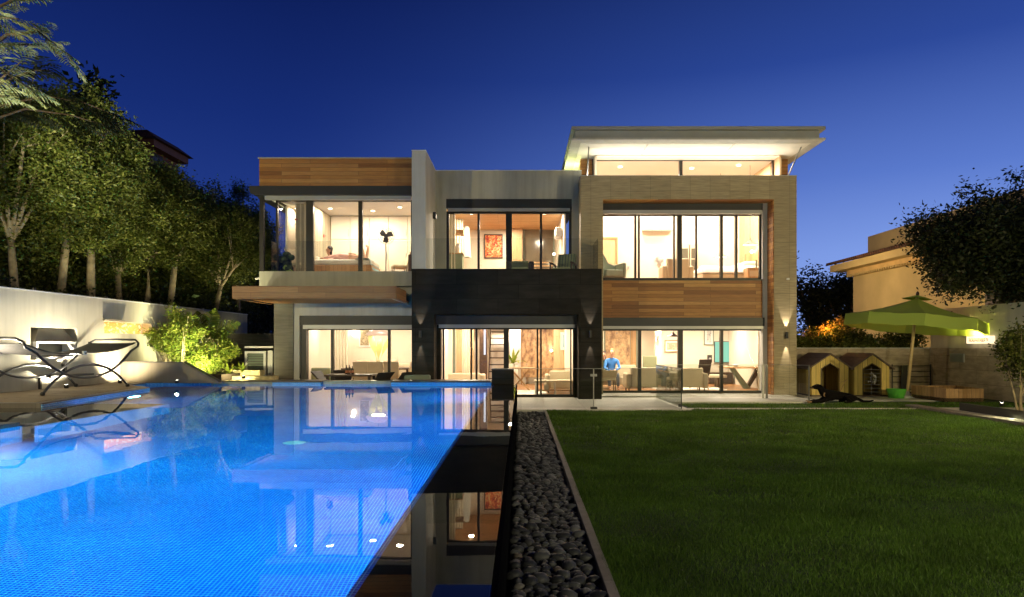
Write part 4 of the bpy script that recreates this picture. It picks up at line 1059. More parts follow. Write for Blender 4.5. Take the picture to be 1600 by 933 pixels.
tw = thing('tower_house', 'reddish tower with a hipped tile roof above the left trees', 'house', (XX(212, 34), 34, 0))
bx('wall', m_plain('red_render', (.24, .095, .06), .85), tw, -1.25, 1.05, -1, 2.0, 0, ZZ(228, 34))
hh = ZZ(228, 34)
bx('window', M['darkwood'], tw, 1.0, 1.06, -.4, .6, hh - 1.3, hh - .4)
MB().add([(-1.6, -1.35, hh), (1.75, -1.35, hh), (1.75, 2.4, hh), (-1.6, 2.4, hh), (-1.3, -1.0, hh + .42), (1.1, -1.0, hh + .50), (1.1, 2.0, hh + .50), (-1.3, 2.0, hh + .42)],
       [(0, 3, 2, 1), (4, 5, 6, 7), (0, 1, 5, 4), (1, 2, 6, 5), (2, 3, 7, 6), (3, 0, 4, 7)]).build('tiled_roof', M['rooftile'], tw)
bx('eave', m_plain('brown_eave', (.16, .07, .045), .8), tw, -1.45, 1.55, -1.2, 2.2, hh - .35, hh - .01)

# ================================================================== RIGHT GARDEN WALLS
M['stoneclad'] = m_tiles('rough_limestone', (.46, .38, .28), (.37, .30, .22), (.17, .135, .10), 1.3, .42, 'xz', .85, .006, .4, .4, 2.5, .3, (1, 3))
lw = thing('low_stone_wall', 'low limestone wall behind the playhouses', 'wall', (11, 23, 0))
bx('masonry', M['stoneclad'], lw, XX(1240, 23) - 11, 13.8 - 11, 0, .3, 0, 1.47, bevel=.008)
bx('wall_cap', M['stucco_light'], lw, XX(1240, 23) - 11, 13.8 - 11, -.02, .34, 1.472, 1.51)
bx('planter_soil', M['earth'], lw, XX(1240, 23) - 11, 13.8 - 11, .34, 1.6, 0, 1.45)
rw = thing('side_wall', 'tall plaster side wall with stone cladding below the lit sign', 'wall', (13.8, 18, 0))
bx('plaster', M['gwall'], rw, 0, .35, -14, 5.0, 1.50, 2.78)
bx('cladding', M['stoneclad'], rw, -.04, .31, -14, 5.0, 0, 1.50)
vn = thing('wall_vent', 'rectangular metal vent grille in the stone side wall', 'vent', (13.74, F * 13.75 / (1496 - 814), 1.19))
bx('vent_frame', M['track'], vn, -.02, .02, -.34, .34, -.13, .14)
mb = MB()
for i in range(7): mb.box(-.035, -.021, -.31, .31, -.11 + i * .033, -.095 + i * .033)
mb.build('vent_slats', M['greygreen'], vn)
# lit sign
sy = F * 13.7 / (1531.5 - 814)
sg = thing('wall_sign', 'small white lit sign box with scrollwork lettering on the right wall', 'sign', (13.68, sy, ZZ(531, sy)))
bx('sign_box', m_emit('sign_face', (1, .80, .50), 1.5), sg, -.05, .1, -.52, .52, -.115, .115)
mb = MB(); r = random.Random(3); y = .40
while y > -.45:
    rr = r.uniform(.028, .05); pts = [(-.058, y + rr * math.cos(a) * (1 + .3 * math.sin(2 * a)), rr * 1.1 * math.sin(a) + r.uniform(-.01, .01)) for a in np.linspace(r.uniform(0, 2), r.uniform(4, 7), 10)]
    mb.tube(pts, .0065, 5); y -= r.uniform(.045, .07)
mb.build('sign_lettering', m_plain('sign_ink', (.25, .10, .04), .7, bump=0), sg)
lamp('AREA', 'sign_light', (13.45, sy, ZZ(523, sy)), 60, (1, .86, .18), .5, target=(13.8, sy, ZZ(508, sy)), sizey=.05)
# metal trellis
tr = thing('metal_trellis', 'black metal bar trellis against the low stone wall right of the playhouses', 'trellis', (XX(1424, 22.8), 22.8, 0))
wd = (XX(1454, 22.8) - XX(1394, 22.8)) / 2
for z in (.12, .36, .54, .72, .90): MB().tube([(-wd, 0, z), (wd, 0, z)], .013, 6).build('bar', M['black'], tr)
for x in (-wd, wd): MB().tube([(x, 0, 0), (x, 0, .95)], .02, 6).build('upright', M['black'], tr)
bx('gate_panel', M['black'], tr, -.34, -.14, -.02, .02, .05, .92)
# low kerb strip on the right with light
struct(bx('path', M['terrace'], None, 10.2, 13.75, 12.2, 16.9, -.1, .05))
struct(bx('kerb', M['kerb'], None, 9.9, 10.2, 12.0, 17.6, -.1, .07, bevel=.01))
gx, gy = XX(1565, 17.2), 17.2
ground_spot('bright round garden spotlight at the foot of the right stone wall', gx, gy, .06, (13.8, 17.6, 1.2), 60, (1, .95, .55), 120)
l2 = lamp('AREA', 'path_strip_light', (10.35, 14.4, .20), 40, (1, .98, .55), .05, target=(9.9, 14.3, 0), sizey=3.6)
bx_t = thing('path_light_bar', 'slim light bar along the kerb at the right edge of the lawn', 'light bar', (10.4, 14.4, .05))
bx('bar_housing', M['black'], bx_t, 0, .04, -1.8, 1.8, 0, .18)
# ================================================================== WALL LAMPS
def wall_lamp(label, x, y, z, e=90):
    t = thing('wall_lamp', label, 'wall lamp', (x, y, z), 0, 'up and down wall lamps on the house front')
    MB().tube([(0, -.09, -.10), (0, -.09, .10)], .045, 14).build('lamp_body', M['shutter'], t, smooth=False)
    bx('bracket', M['shutter'], t, -.03, .03, -.05, 0, -.03, .03)
    for s in (-1, 1):
        lamp('SPOT', 'lamp_beam', (x, y - .075, z + s * .12), e, (1, .86, .66), .008, target=(x, y - .012, z + s * 1.5), angle=32 if s < 0 else 46, blend=.6)
d = 19.87
wall_lamp('up and down wall lamp left of the centre doors on dark stone', XX(657, d), d, ZZ(522, d))
wall_lamp('up and down wall lamp right of the centre doors on dark stone', XX(922, d), d, ZZ(522, d))
wall_lamp('up and down wall lamp on the pale stone leg at the right end', XX(1228, 21.3), 21.3, ZZ(524, 21.3))
t = thing('wall_lamp', 'small unlit square wall lamp on the side of the white fin wall', 'wall lamp', (-2.775, 21.6, XX(0, 1) * 0 + ZZ(337, 21.6)))
bx('lamp_body', M['shutter'], t, 0, .10, -.08, .08, -.10, .10, bevel=.006)
t = thing('security_camera', 'small white camera on the left corner below the bedroom', 'camera', (-7.82, 20.6, ZZ(434, 20.5)))
MB().tube([(-.02, 0, 0), (-.16, -.08, -.03)], .035, 10).build('camera_body', M['white'], t); MB().tube([(0, .0, .05), (-.08, -.03, .0)], .012, 6).build('bracket', M['white'], t)
t = thing('security_camera', 'small white camera on the right stone leg', 'camera', (XX(1231, 21.3), 21.3, ZZ(436, 21.3)))
MB().tube([(0, -.04, 0), (-.06, -.16, -.02)], .03, 10).build('camera_body', M['white'], t); MB().box(-.04, .04, -.04, 0, -.03, .03).build('bracket', M['white'], t)

# ================================================================== GLASS BALUSTRADE ON THE TERRACE
gb = thing('glass_balustrade', 'frameless glass fence along the front edge of the stone terrace', 'balustrade', (1.9, 16.9, .02))
x0, xm, x1 = XX(804, 16.9), XX(927.5, 16.9), XX(1065, 16.9)
for a, b in ((x0, xm - .012), (xm + .012, x1)):
    MB().box(a - 1.9, b - 1.9, -.006, .006, .03, .99).build('glass_panel', M['bglass'], gb)
MB().tube([(xm - 1.9, 0, .0), (xm - 1.9, 0, .98)], .014, 8).build('post', M['steel'], gb)
bx('clamp', M['steel'], gb, xm - 1.98, xm - 1.82, -.03, .03, .80, .86)
bx('foot_clamp', M['black'], gb, xm - 1.98, xm - 1.82, -.09, .03, 0, .05); bx('foot_clamp', M['black'], gb, x1 - 1.98, x1 - 1.90, -.05, .03, .05, .12)
bx('rail', M['steel'], gb, x0 - 1.9, x1 - 1.9, -.008, .008, .99, 1.0)
gb = thing('glass_balustrade', 'glass return panel running back to the house from the terrace corner', 'balustrade', (x1, 18.6, .02))
MB().box(-.006, .006, -1.68, 1.5, .03, .99).build('glass_panel', M['bglass'], gb); bx('rail', M['steel'], gb, -.008, .008, -1.68, 1.5, .99, 1.0)
MB().tube([(0, -1.68, -.0), (0, -1.68, .99)], .012, 8).build('post', M['black'], gb)
gb = thing('glass_balustrade', 'long glass fence in front of the living room windows', 'balustrade', (5.5, 20.1, .04))
a, b = XX(1026, 20.2) - 5.5, XX(1190, 20.1) - 5.5
bx('glass_panel', M['bglass'], gb, a, (a + b) / 2 - .01, -.006, .006, .03, .97); bx('glass_panel', M['bglass'], gb, (a + b) / 2 + .01, b, -.006, .006, .03, .97)
bx('rail', M['steel'], gb, a, b, -.008, .008, .97, .98)
for px in (1192, 1197.5): bx('post', M['steel'], gb, XX(px, 20.0) - 5.5 - .03, XX(px, 20.0) - 5.5 + .03, -.14, -.10, 0, .99)
gb = thing('glass_balustrade', 'angled end panel of glass fence next to the playhouses', 'balustrade', (XX(1199, 19.9), 19.85, .04), math.atan2(-1.15, .72))
bx('glass_panel', M['bglass'], gb, .1, 1.33, -.006, .006, .03, .99); bx('rail', M['steel'], gb, .1, 1.33, -.008, .008, .99, 1.0)
bx('post', M['steel'], gb, 1.33, 1.36, -.015, .015, 0, 1.0)

# ================================================================== CURVED LOUNGER
M['loungetube'] = m_plain('dark_grey_tube', (.10, .10, .11), .28, .85, bump=0)
M['sling'] = m_plain('charcoal_sling_mesh', (.030, .027, .027), .75, scale=120, var=.4, bump=.4, bscale=300)
def lounger(name, label, x, y, z, rz, mirror=1):
    t = thing(name, label, 'lounger', (x, y, z), rz)
    hw = .60; r0 = .026
    for s in (1, -1):
        pts = []
        for i in range(21):
            q = -1 + i / 10.0
            pts.append((s * hw, 1.5 * q * (1 - .06 * abs(q)), .03 + .52 * (1 - abs(q) ** 2.1)))
        MB().tube(pts, r0, 10).build('base_arc', M['loungetube'], t, smooth=True)
        for e in (0, -1):
            p = Vector(pts[e]); MB().ball(p, .045, 10).build('foot_cap', M['black'], t, smooth=True)
    # closed cradle hoop
    prof = []
    for i in range(25):
        q = -1 + i / 12.0
        zz = .28 + .80 * abs(q) ** 2.2 if abs(q) < .9 else .28 + .80 * (.9 ** 2.2) + .9 * (abs(q) - .9) * 1.1
        prof.append((1.88 * math.sin(q * PI / 2 * .98) if abs(q) > .85 else 1.88 * q * 1.02 * (1 - 0.02), min(zz, 1.08)))
    n = len(prof); loop = [(hw * .98, yy, zz) for yy, zz in prof]
    def corner(a, b): return [tuple(Vector(a).lerp(Vector(b), q)) for q in (.08, .5, .92)]
    far = [(-hw * .98, yy, zz) for yy, zz in prof[::-1]]
    path = loop + [(hw * .8, prof[-1][0] + .07, 1.09), (0, prof[-1][0] + .09, 1.10), (-hw * .8, prof[-1][0] + .07, 1.09)] + far + [(-hw * .8, prof[0][0] - .07, 1.09), (0, prof[0][0] - .09, 1.10), (hw * .8, prof[0][0] - .07, 1.09), loop[0]]
    MB().tube(path, r0, 10, cap=False).build('cradle_hoop', M['loungetube'], t, smooth=True)
    MB().tube([(-hw * .9, 0, .79), (hw * .9, 0, .79)], .018, 8).build('cross_bar', M['loungetube'], t)
    # sling: two hammock halves meeting at the low middle bar
    for s in (1, -1):
        def fn(u, v, s=s):
            yy = s * (.02 + 1.80 * u); base = .80 + .20 * u ** .8
            sag = -.13 * math.sin(PI * u) * (1 - .25 * (2 * v - 1) ** 2)
            return ((v - .5) * 2 * hw * (.80 + .12 * u), yy, base + sag)
        mb = MB().grid(fn, 18, 12); o = mb.build('sling', M['sling'], t, smooth=True)
        sm = o.modifiers.new('thick', 'SOLIDIFY'); sm.thickness = .012
        c = .03
        MB().tube([(hw * .74, s * 1.80, 1.0), (hw * .98, s * 1.84, 1.04)], .008, 6).build('cord', M['black'], t)
        MB().tube([(-hw * .74, s * 1.80, 1.0), (-hw * .98, s * 1.84, 1.04)], .008, 6).build('cord', M['black'], t)
    bx('clip', M['white'], t, hw * .80, hw * .86, -.05, .05, .75, .84)
    bx('care_label', M['linen'], t, hw * .825, hw * .84, .86, .98, .80, .83)
    return t
lounger('curved_lounger', 'dark curved steel lounger with a charcoal mesh sling on the deck', XX(138, 14.5) - .55, 14.45, .632, R(0))

# ================================================================== UMBRELLA, PLAYHOUSES, DOG, TOYS
M['lime'] = m_plain('lime_canvas', (.32, .46, .05), .85, scale=3, var=.12, bump=.2, bscale=200)
k = NM('lime_canvas_thin'); k.col((.42, .55, .11)); k.set(.85)
tl = k.node('ShaderNodeBsdfTranslucent'); tl.inputs[0].default_value = (.42, .54, .10, 1)
ms = k.node('ShaderNodeMixShader'); ms.inputs[0].default_value = .35; k.l.new(k.p.outputs[0], ms.inputs[1]); k.l.new(tl.outputs[0], ms.inputs[2]); k.l.new(ms.outputs[0], k.out.inputs[0]); M['limethin'] = k.m
du = 20.6
um = thing('garden_umbrella', 'big tilted lime green parasol on a wooden pole', 'umbrella', (XX(1417, du), du, 0), rot=(0, R(5.8), 0))
Rr = 1.90; hz_, rim = 3.02, 2.42
mb = MB(); n = 8; vs = []; fs = []
segs = 7
for k8 in range(n):
    a0 = 2 * PI * (k8 + .5) / n; a1 = 2 * PI * (k8 + 1.5) / n
    P0 = Vector((math.cos(a0) * Rr, math.sin(a0) * Rr, rim)); P1 = Vector((math.cos(a1) * Rr, math.sin(a1) * Rr, rim)); T = Vector((0, 0, hz_))
    def fn(u, v, P0=P0, P1=P1, T=T):
        e = P0.lerp(P1, v); p = T.lerp(e, u)
        sag = -.03 * math.sin(PI * v) * u - .07 * math.sin(PI * u)
        return (p.x, p.y, p.z + sag)
    mb.grid(fn, 6, 6)
mb.build('canopy', M['limethin'], um, smooth=False)
mb = MB()
for k8 in range(n):
    a0 = 2 * PI * (k8 + .5) / n; a1 = 2 * PI * (k8 + 1.5) / n
    P0 = Vector((math.cos(a0) * Rr, math.sin(a0) * Rr, rim)); P1 = Vector((math.cos(a1) * Rr, math.sin(a1) * Rr, rim))
    def fn(u, v, P0=P0, P1=P1):
        e = P0.lerp(P1, v); o_ = 1.0 + .015 * u
        return (e.x * o_, e.y * o_, e.z - .03 * math.sin(PI * v) - u * .34 - .012 * math.sin(v * 14))
    mb.grid(fn, 2, 8)
mb.build('valance', M['limethin'], um)
mb = MB()
for k8 in range(n):
    a0 = 2 * PI * (k8 + .5) / n; a1 = 2 * PI * (k8 + 1.5) / n
    mb.add([(math.cos(a0) * .42, math.sin(a0) * .42, hz_ - .02), (math.cos(a1) * .42, math.sin(a1) * .42, hz_ - .02), (0, 0, hz_ + .10)], [(0, 1, 2)])
mb.build('vent_cap', M['lime'], um)
mb = MB()
for k8 in range(n):
    a0 = 2 * PI * (k8 + .5) / n
    mb.tube([(0, 0, hz_ - .12), (math.cos(a0) * Rr * .98, math.sin(a0) * Rr * .98, rim - .04)], .014, 6)
mb.build('ribs', M['midwood'], um)
mb = MB()
for k8 in range(n):
    a0 = 2 * PI * (k8 + .5) / n
    mb.tube([(0, 0, 2.28), (math.cos(a0) * Rr * .5, math.sin(a0) * Rr * .5, (rim + hz_) / 2 - .08)], .012, 6)
mb.build('struts', M['midwood'], um)
MB().tube([(0, 0, .1), (0, 0, hz_ + .05)], .045, 12).build('pole', m_plain('pale_pole_wood', (.62, .46, .22), .5, scale=6), um, smooth=True)
MB().lathe([(.0005, hz_ + .22), (.04, hz_ + .18), (.05, hz_ + .13), (.03, hz_ + .06), (.06, hz_ + .05)], 12).build('finial', M['darkwood'], um, smooth=True)
MB().lathe([(.28, .0), (.28, .04), (.07, .08), (.06, .20), (.0005, .20)], 20).build('base', M['stucco_light'], um, smooth=True)

M['playwood'] = m_planks('playhouse_boards', [(.56, .41, .09), (.66, .48, .12), (.74, .56, .16)], 3.0, .145, 'zx', .55, .005)
M['playroof'] = m_planks('playhouse_roof', [(.13, .095, .075), (.16, .115, .09)], 3.0, .4, 'yz', .8, .004)
def playhouse(label, xc, w, y, grille):
    t = thing('playhouse', label, 'playhouse', (xc, y, 0), 0, 'pair of gabled wooden playhouses')
    hw = w / 2; ze, zp = .93, 1.30; dpt = 1.55
    dw, ds, dz = .265, .86, 1.0
    # front with pointed door opening
    poly_l = [(-hw, .06), (-dw, .06), (-dw, ds), (0, dz + .02), (0, zp), (-hw, ze)]
    poly_r = [(hw, .06), (hw, ze), (0, zp), (0, dz + .02), (dw, ds), (dw, .06)]
    mb = MB().prismy(poly_l, 0, .03); mb.prismy(poly_r, 0, .03); mb.build('front_wall', M['playwood'], t)
    mb = MB().prismy([(-hw, .06), (hw, .06), (hw, ze), (0, zp), (-hw, ze)], dpt - .03, dpt); mb.build('rear_wall', M['playwood'], t)
    bx('side_wall', M['playwood'], t, -hw, -hw + .03, .031, dpt - .031, .06, ze); bx('side_wall', M['playwood'], t, hw - .03, hw, .031, dpt - .031, .06, ze)
    bx('floor', M['darkwood'], t, -hw - .02, hw + .02, -.05, dpt, 0, .059)
    for s in (-1, 1):
        a = Vector((0, 0, zp + .005)); b = Vector((s * (hw + .13), 0, ze - .09 + .0))
        nrm = Vector((s * (zp - ze), 0, hw)).normalized() * .035
        MB().prismy([(a.x, a.z), (b.x, b.z), (b.x + nrm.x, b.z + nrm.z), (a.x, a.z + .045)][::(1 if s > 0 else -1)], -.07, dpt + .05).build('roof_panel', M['playroof'], t)
    mb = MB(); e = .018
    mb.prismy([(-dw - e, .06), (-dw, .06), (-dw, ds), (0, dz + .02), (0, dz + .02 + e * 1.4), (-dw - e, ds + e * .6)], -.012, 0); mb.prismy([(dw + e, .06), (dw + e, ds + e * .6), (0, dz + .02 + e * 1.4), (0, dz + .02), (dw, ds), (dw, .06)], -.012, 0)
    mb.build('door_trim', M['darkwood'], t)
    if grille:
        g_ = MB()
        for i in range(7): g_.tube([(-dw, .04, .15 + i * .115), (dw, .04, .15 + i * .115)], .006, 5)
        for i in range(1): g_.tube([(0, .04, .06), (0, .04, .95)], .006, 5)
        g_.build('door_grille', M['track'], t)
        r = np.random.default_rng(9); pts = np.stack([r.uniform(-.02, .18, 26), np.full(26, .10), r.uniform(.42, .72, 26)], 1)
        quads_mesh('paper_flowers', leafquads(pts, (.01,) * 3, 2, .05, r, .9), 4, M['linen'], t)
    return t
yf = 21.0
playhouse('wooden playhouse with open pointed doorway next to the glass fence', XX(1297, yf), XX(1325.5, yf) - XX(1268, yf), yf, False)
playhouse('wooden playhouse with a barred pointed doorway beside the green basin', XX(1362.5, yf), XX(1389.6, yf) - XX(1335.5, yf), yf, True)
t = thing('basin', 'shallow round lime green plastic basin by the playhouses', 'basin', (XX(1400.5, 20.4), 20.4, .02))
MB().lathe([(.0005, .015), (.19, .015), (.255, .26), (.275, .265), (.27, .245), (.205, 0), (.0005, 0)], 28).build('tub', m_plain('green_plastic', (.10, .46, .05), .45, bump=0), t, smooth=True)
sb = thing('sandbox', 'open wooden planter box with a pointed left end by the right wall', 'planter box', (XX(1480, 19.8), 19.8, .02))
xa, xb, xc_ = XX(1433, 20.2) - XX(1480, 19.8), XX(1481, 18.9) - XX(1480, 19.8), XX(1537, 19.0) - XX(1480, 19.8)
mb = MB()
P = [(xa, .7), (xb - .02, -.85), (xc_, -.80), (xc_ + .25, .75)]
for i, nm in enumerate(('board', 'board', 'board', 'board')):
    a, b = Vector((*P[i], 0)), Vector((*P[(i + 1) % 4], 0)); dv = (b - a).normalized(); nn = Vector((-dv.y, dv.x, 0)) * .03
    MB().prism([(a.x, a.y), (b.x, b.y), ((b + nn).x, (b + nn).y), ((a + nn).x, (a + nn).y)], 0, .36 if i else .37).build('board', M['midwood'], sb)
MB().prism(P, .0, .10).build('sand', M['earth'], sb)
t = thing('garden_rake', 'thin pale stick leaning on the first playhouse beside its doorway', 'stick', (XX(1312, 20.7), 20.8, .05))
MB().tube([(0, 0, 0), (.25, .1, .42), (.32, .14, .50)], .010, 6).build('stick', M['midwood'], t)
MB().tube([(.02, 0, .40), (.30, .05, .46)], .008, 6).build('branch', M['midwood'], t)

def skin_body(name, verts, edges, radii, mat, parent=None, sub=2, root=0, extra=None):
    me = bpy.data.meshes.new(name); me.from_pydata([tuple(v) for v in verts], edges, []); me.update()
    tmp = bpy.data.objects.new('tmp', me); C.objects.link(tmp)
    tmp.modifiers.new('s', 'SKIN'); ss = tmp.modifiers.new('ss', 'SUBSURF'); ss.levels = sub; ss.render_levels = sub
    me.skin_vertices[0].data
    for i, sv in enumerate(me.skin_vertices[0].data):
        rr = radii[i]; sv.radius = rr if isinstance(rr, tuple) else (rr, rr); sv.use_root = (i == root)
    dg = bpy.context.evaluated_depsgraph_get(); ev = tmp.evaluated_get(dg)
    out = bpy.data.meshes.new_from_object(ev); out.name = name
    bpy.data.objects.remove(tmp)
    if extra:
        import bmesh
        bm = bmesh.new(); bm.from_mesh(out)
        for mb in extra:
            m2 = bpy.data.meshes.new('x'); m2.from_pydata(mb.v, [], mb.f); bm.from_mesh(m2); bpy.data.meshes.remove(m2)
        bm.to_mesh(out); bm.free()
    return link(name, out, mat, parent, smooth=True)
# dog lying on the path edge, head up, facing left
M['dogfur'] = m_plain('black_fur', (.006, .005, .005), .9, scale=20, var=.5, bump=.6, bscale=120, spec=.1)
M['dogtan'] = m_plain('tan_fur', (.30, .18, .09), .7, scale=20, var=.3, bump=.5, bscale=120)
dz = 18.75
dg_ = thing('dog', 'black dog with tan paws lying on the grass edge in front of the playhouses', 'dog', (XX(1305, dz), dz, .01))
V = [(.45, 0, .17), (.20, 0, .20), (-.05, 0, .21), (-.22, 0, .22), (-.36, -.02, .31), (-.43, -.03, .42), (-.50, -.04, .455), (-.62, -.05, .43), (-.68, -.05, .42),   # 0..8 spine, neck, head, muzzle
     (.62, .02, .11), (.80, .03, .035), (.97, .02, .04), (1.06, 0, .075),             # 9..12 tail
     (-.25, -.13, .13), (-.42, -.15, .05), (-.68, -.16, .035), (-.78, -.16, .03),      # 13..16 near foreleg
     (-.22, .13, .13), (-.38, .14, .05), (-.60, .14, .035), (-.70, .14, .03),        # 17..20 far foreleg
     (.42, -.16, .13), (.18, -.20, .16), (.36, -.22, .045), (.14, -.22, .03),        # 21..24 near hind leg: hip, knee, hock, paw
     (.42, .16, .13), (.22, .19, .14), (.38, .21, .045), (.18, .21, .03)]
E = [(0, 1), (1, 2), (2, 3), (3, 4), (4, 5), (5, 6), (6, 7), (7, 8), (0, 9), (9, 10), (10, 11), (11, 12), (3, 13), (13, 14), (14, 15), (15, 16), (3, 17), (17, 18), (18, 19), (19, 20),
     (0, 21), (21, 22), (22, 23), (23, 24), (0, 25), (25, 26), (26, 27), (27, 28)]
RD = [.14, .13, .145, .16, .105, .085, .095, .05, .035, .05, .035, .028, .015, .075, .05, .035, .04, .075, .05, .035, .04, .10, .07, .04, .035, .10, .07, .04, .035]
skin_body('body', V, E, RD, M['dogfur'], dg_, 2, 1)
for s in (-1, 1):
    MB().add([(-.44, -.04 + s * .06, .50), (-.50, -.04 + s * .07, .52), (-.47, -.04 + s * .12, .42), (-.43, -.04 + s * .10, .45)], [(0, 1, 2), (0, 2, 3), (0, 3, 1), (1, 3, 2)]).build('ear', M['dogfur'], dg_)
    MB().ball((-.565, -.045 + s * .045, .475), .010, 8).build('eye', M['frame'], dg_, smooth=True)
MB().ball((-.70, -.05, .43), .020, 8).build('nose', M['frame'], dg_, smooth=True)
for (x, y) in ((-.76, -.16), (-.69, .14)): MB().ball((x, y, .035), .055, 10, (1.5, .8, .62)).build('paw', M['dogtan'], dg_, smooth=True)
MB().ball((-.33, -.10, .25), .075, 10, (.7, .5, 1.1)).build('chest_patch', M['dogtan'], dg_, smooth=True)
MB().ball((-.64, -.05, .405), .04, 10, (1.3, 1, .6)).build('muzzle', M['dogtan'], dg_, smooth=True)

# ================================================================== PEOPLE
def hand(mb, wrist, d, n, L=.17, side=1):
    d = Vector(d).normalized(); n = Vector(n).normalized(); s = d.cross(n).normalized()
    w = Vector(wrist)
    mb.tube([w, w + d * L * .25, w + d * L * .52], [.024, .034, .03], 8)
    for i, (o, l) in enumerate(((-1.4, .40), (-.5, .47), (.45, .44), (1.35, .34))):
        b = w + d * L * .48 + s * o * .0155
        mb.tube([b, b + d * L * l * .5 - n * .006, b + d * L * l - n * .022], [.0085, .008, .006], 6)
    b = w + d * L * .15 + s * side * .025
    mb.tube([b, b + d * L * .2 + s * side * .025, b + d * L * .38 + s * side * .032], [.011, .010, .008], 6)
def head(t, c, fwd, hairmat, hairlen=0, r=.105):
    f = Vector(fwd).normalized(); up = Vector((0, 0, 1)); s = f.cross(up).normalized(); c = Vector(c)
    Mh = Matrix((( s.x, f.x, 0, c.x), (s.y, f.y, 0, c.y), (s.z, f.z, 1, c.z), (0, 0, 0, 1)))
    mb = MB().ball((0, 0, .02), r, 16, (.80, .92, 1.08)); mb.ball((0, .03, -.065), r * .55, 12, (1, 1, .9)); mb.ball((0, .10, -.005), .018, 8, (1, 1.1, 1.3)); mb.ball((-.085, 0, 0), .02, 8, (.5, 1, 1.4)); mb.ball((.085, 0, 0), .02, 8, (.5, 1, 1.4))
    mb.tube([(0, -.01, -.18), (0, 0, -.06)], .052, 10)
    mb.v = [tuple(Mh @ Vector(p)) for p in mb.v]; mb.build('head', M['skin'], t, smooth=True)
    for q in (-1, 1):
        e = MB().ball((q * .034, .088, .022), .011, 8); e.v = [tuple(Mh @ Vector(p)) for p in e.v]; e.build('eye', M['black'], t, smooth=True)
    mo = MB().ball((0, .083, -.052), .02, 8, (1.2, .4, .3)); mo.v = [tuple(Mh @ Vector(p)) for p in mo.v]; mo.build('mouth', m_plain('lips', (.35, .12, .10), .5, bump=0), t, smooth=True)
    h = MB().ball((0, -.022, .045), r * 1.06, 14, (.84, .92, 1.05))
    if hairlen: h.ball((0, -.05, -.03 - hairlen / 2), r * .9, 12, (.9, .6, 1.0 + hairlen * 3))
    h.v = [tuple(Mh @ Vector(p)) for p in h.v]; h.build('hair', hairmat, t, smooth=True)
def seated(label, x, y, z, shirt, pants, hairm, hairlen=0, rz=0, cat='person', sc=1.0):
    """sitting person facing -Y; z is the floor"""
    t = thing('person', label, cat, (x, y, z), rz, scale=(sc,) * 3)
    V = [(0, .10, .50), (0, .12, .72), (0, .06, .98), (0, .03, 1.10), (-.19, .04, .99), (-.25, -.02, .74), (-.10, -.24, .66), (.19, .04, .99), (.27, -.02, .74), (.10, -.26, .68)]
    E = [(0, 1), (1, 2), (2, 3), (2, 4), (4, 5), (5, 6), (2, 7), (7, 8), (8, 9)]
    RD = [(.15, .12), (.15, .11), (.16, .10), .055, .065, .05, .036, .065, .05, .036]
    skin_body('shirt', V, E, RD, shirt, t, 2, 0)
    V = [(0, .10, .50), (-.10, .08, .50), (-.14, -.36, .53), (-.13, -.40, .10), (.10, .08, .50), (.14, -.36, .53), (.17, -.38, .10)]
    skin_body('trousers', V, [(0, 1), (1, 2), (2, 3), (0, 4), (4, 5), (5, 6)], [.13, .11, .078, .055, .11, .078, .055], pants, t, 2, 0)
    mb = MB()
    hand(mb, (-.09, -.25, .66), (.6, -.7, -.1), (0, 0, 1), side=-1); hand(mb, (.09, -.27, .68), (-.6, -.7, -.1), (0, 0, 1), side=1)
    mb.tube([(-.13, -.40, .14), (-.13, -.42, .05)], [.04, .035], 8); mb.tube([(.17, -.38, .14), (.17, -.40, .05)], [.04, .035], 8)
    mb.ball((-.13, -.49, .035), .05, 10, (.8, 2.1, .7)); mb.ball((.17, -.47, .035), .05, 10, (.8, 2.1, .7))
    mb.build('body', M['skin'], t, smooth=True)
    head(t, (0, .0, 1.27), (-.25, -1, -.25), hairm, hairlen)
    return t
M['blueshirt'] = m_plain('blue_shirt', (.05, .22, .66), .8, scale=5, var=.2); M['greyjeans'] = m_plain('grey_jeans', (.09, .11, .14), .85); M['greenshirt'] = m_plain('dark_green_shirt', (.06, .10, .07), .85)
M['fairhair'] = m_plain('sandy_hair', (.36, .20, .09), .7)
seated('seated person in a bright blue shirt and grey trousers on the living room sofa', XX(957, 23.6), 23.75, .06, M['blueshirt'], M['greyjeans'], M['fairhair'])
seated('dark haired seated person half hidden beside the one in the blue shirt', XX(946, 23.5), 23.95, .06, M['greenshirt'], M['greyjeans'], M['hair'], .10, sc=.93)

# ================================================================== FURNITURE BUILDERS
def cushion(name, m, t, x0, x1, y0, y1, z0, z1, b=.04):
    return bx(name, m, t, x0, x1, y0, y1, z0, z1, bevel=b)
def sofa(label, x, y, z, w, dpt, h, m, rz=0, group=None, sc=1, legs=True):
    t = thing('sofa', label, 'sofa', (x, y, z), rz, group)
    cushion('seat', m, t, -w / 2 + .16, w / 2 - .16, -dpt / 2, dpt / 2 - .2, .14, .42)
    cushion('backrest', m, t, -w / 2 + .16, w / 2 - .16, dpt / 2 - .199, dpt / 2, .14, h)
    for s in (-1, 1):
        a, b = sorted((s * w / 2, s * (w / 2 - .158)))
        cushion('arm', m, t, a, b, -dpt / 2, dpt / 2, .12, .60)
        for q in (-1, 1): MB().tube([(s * (w / 2 - .1), q * (dpt / 2 - .1), 0), (s * (w / 2 - .1), q * (dpt / 2 - .1), .13)], .02, 6).build('leg', M['darkwood'], t)
    return t
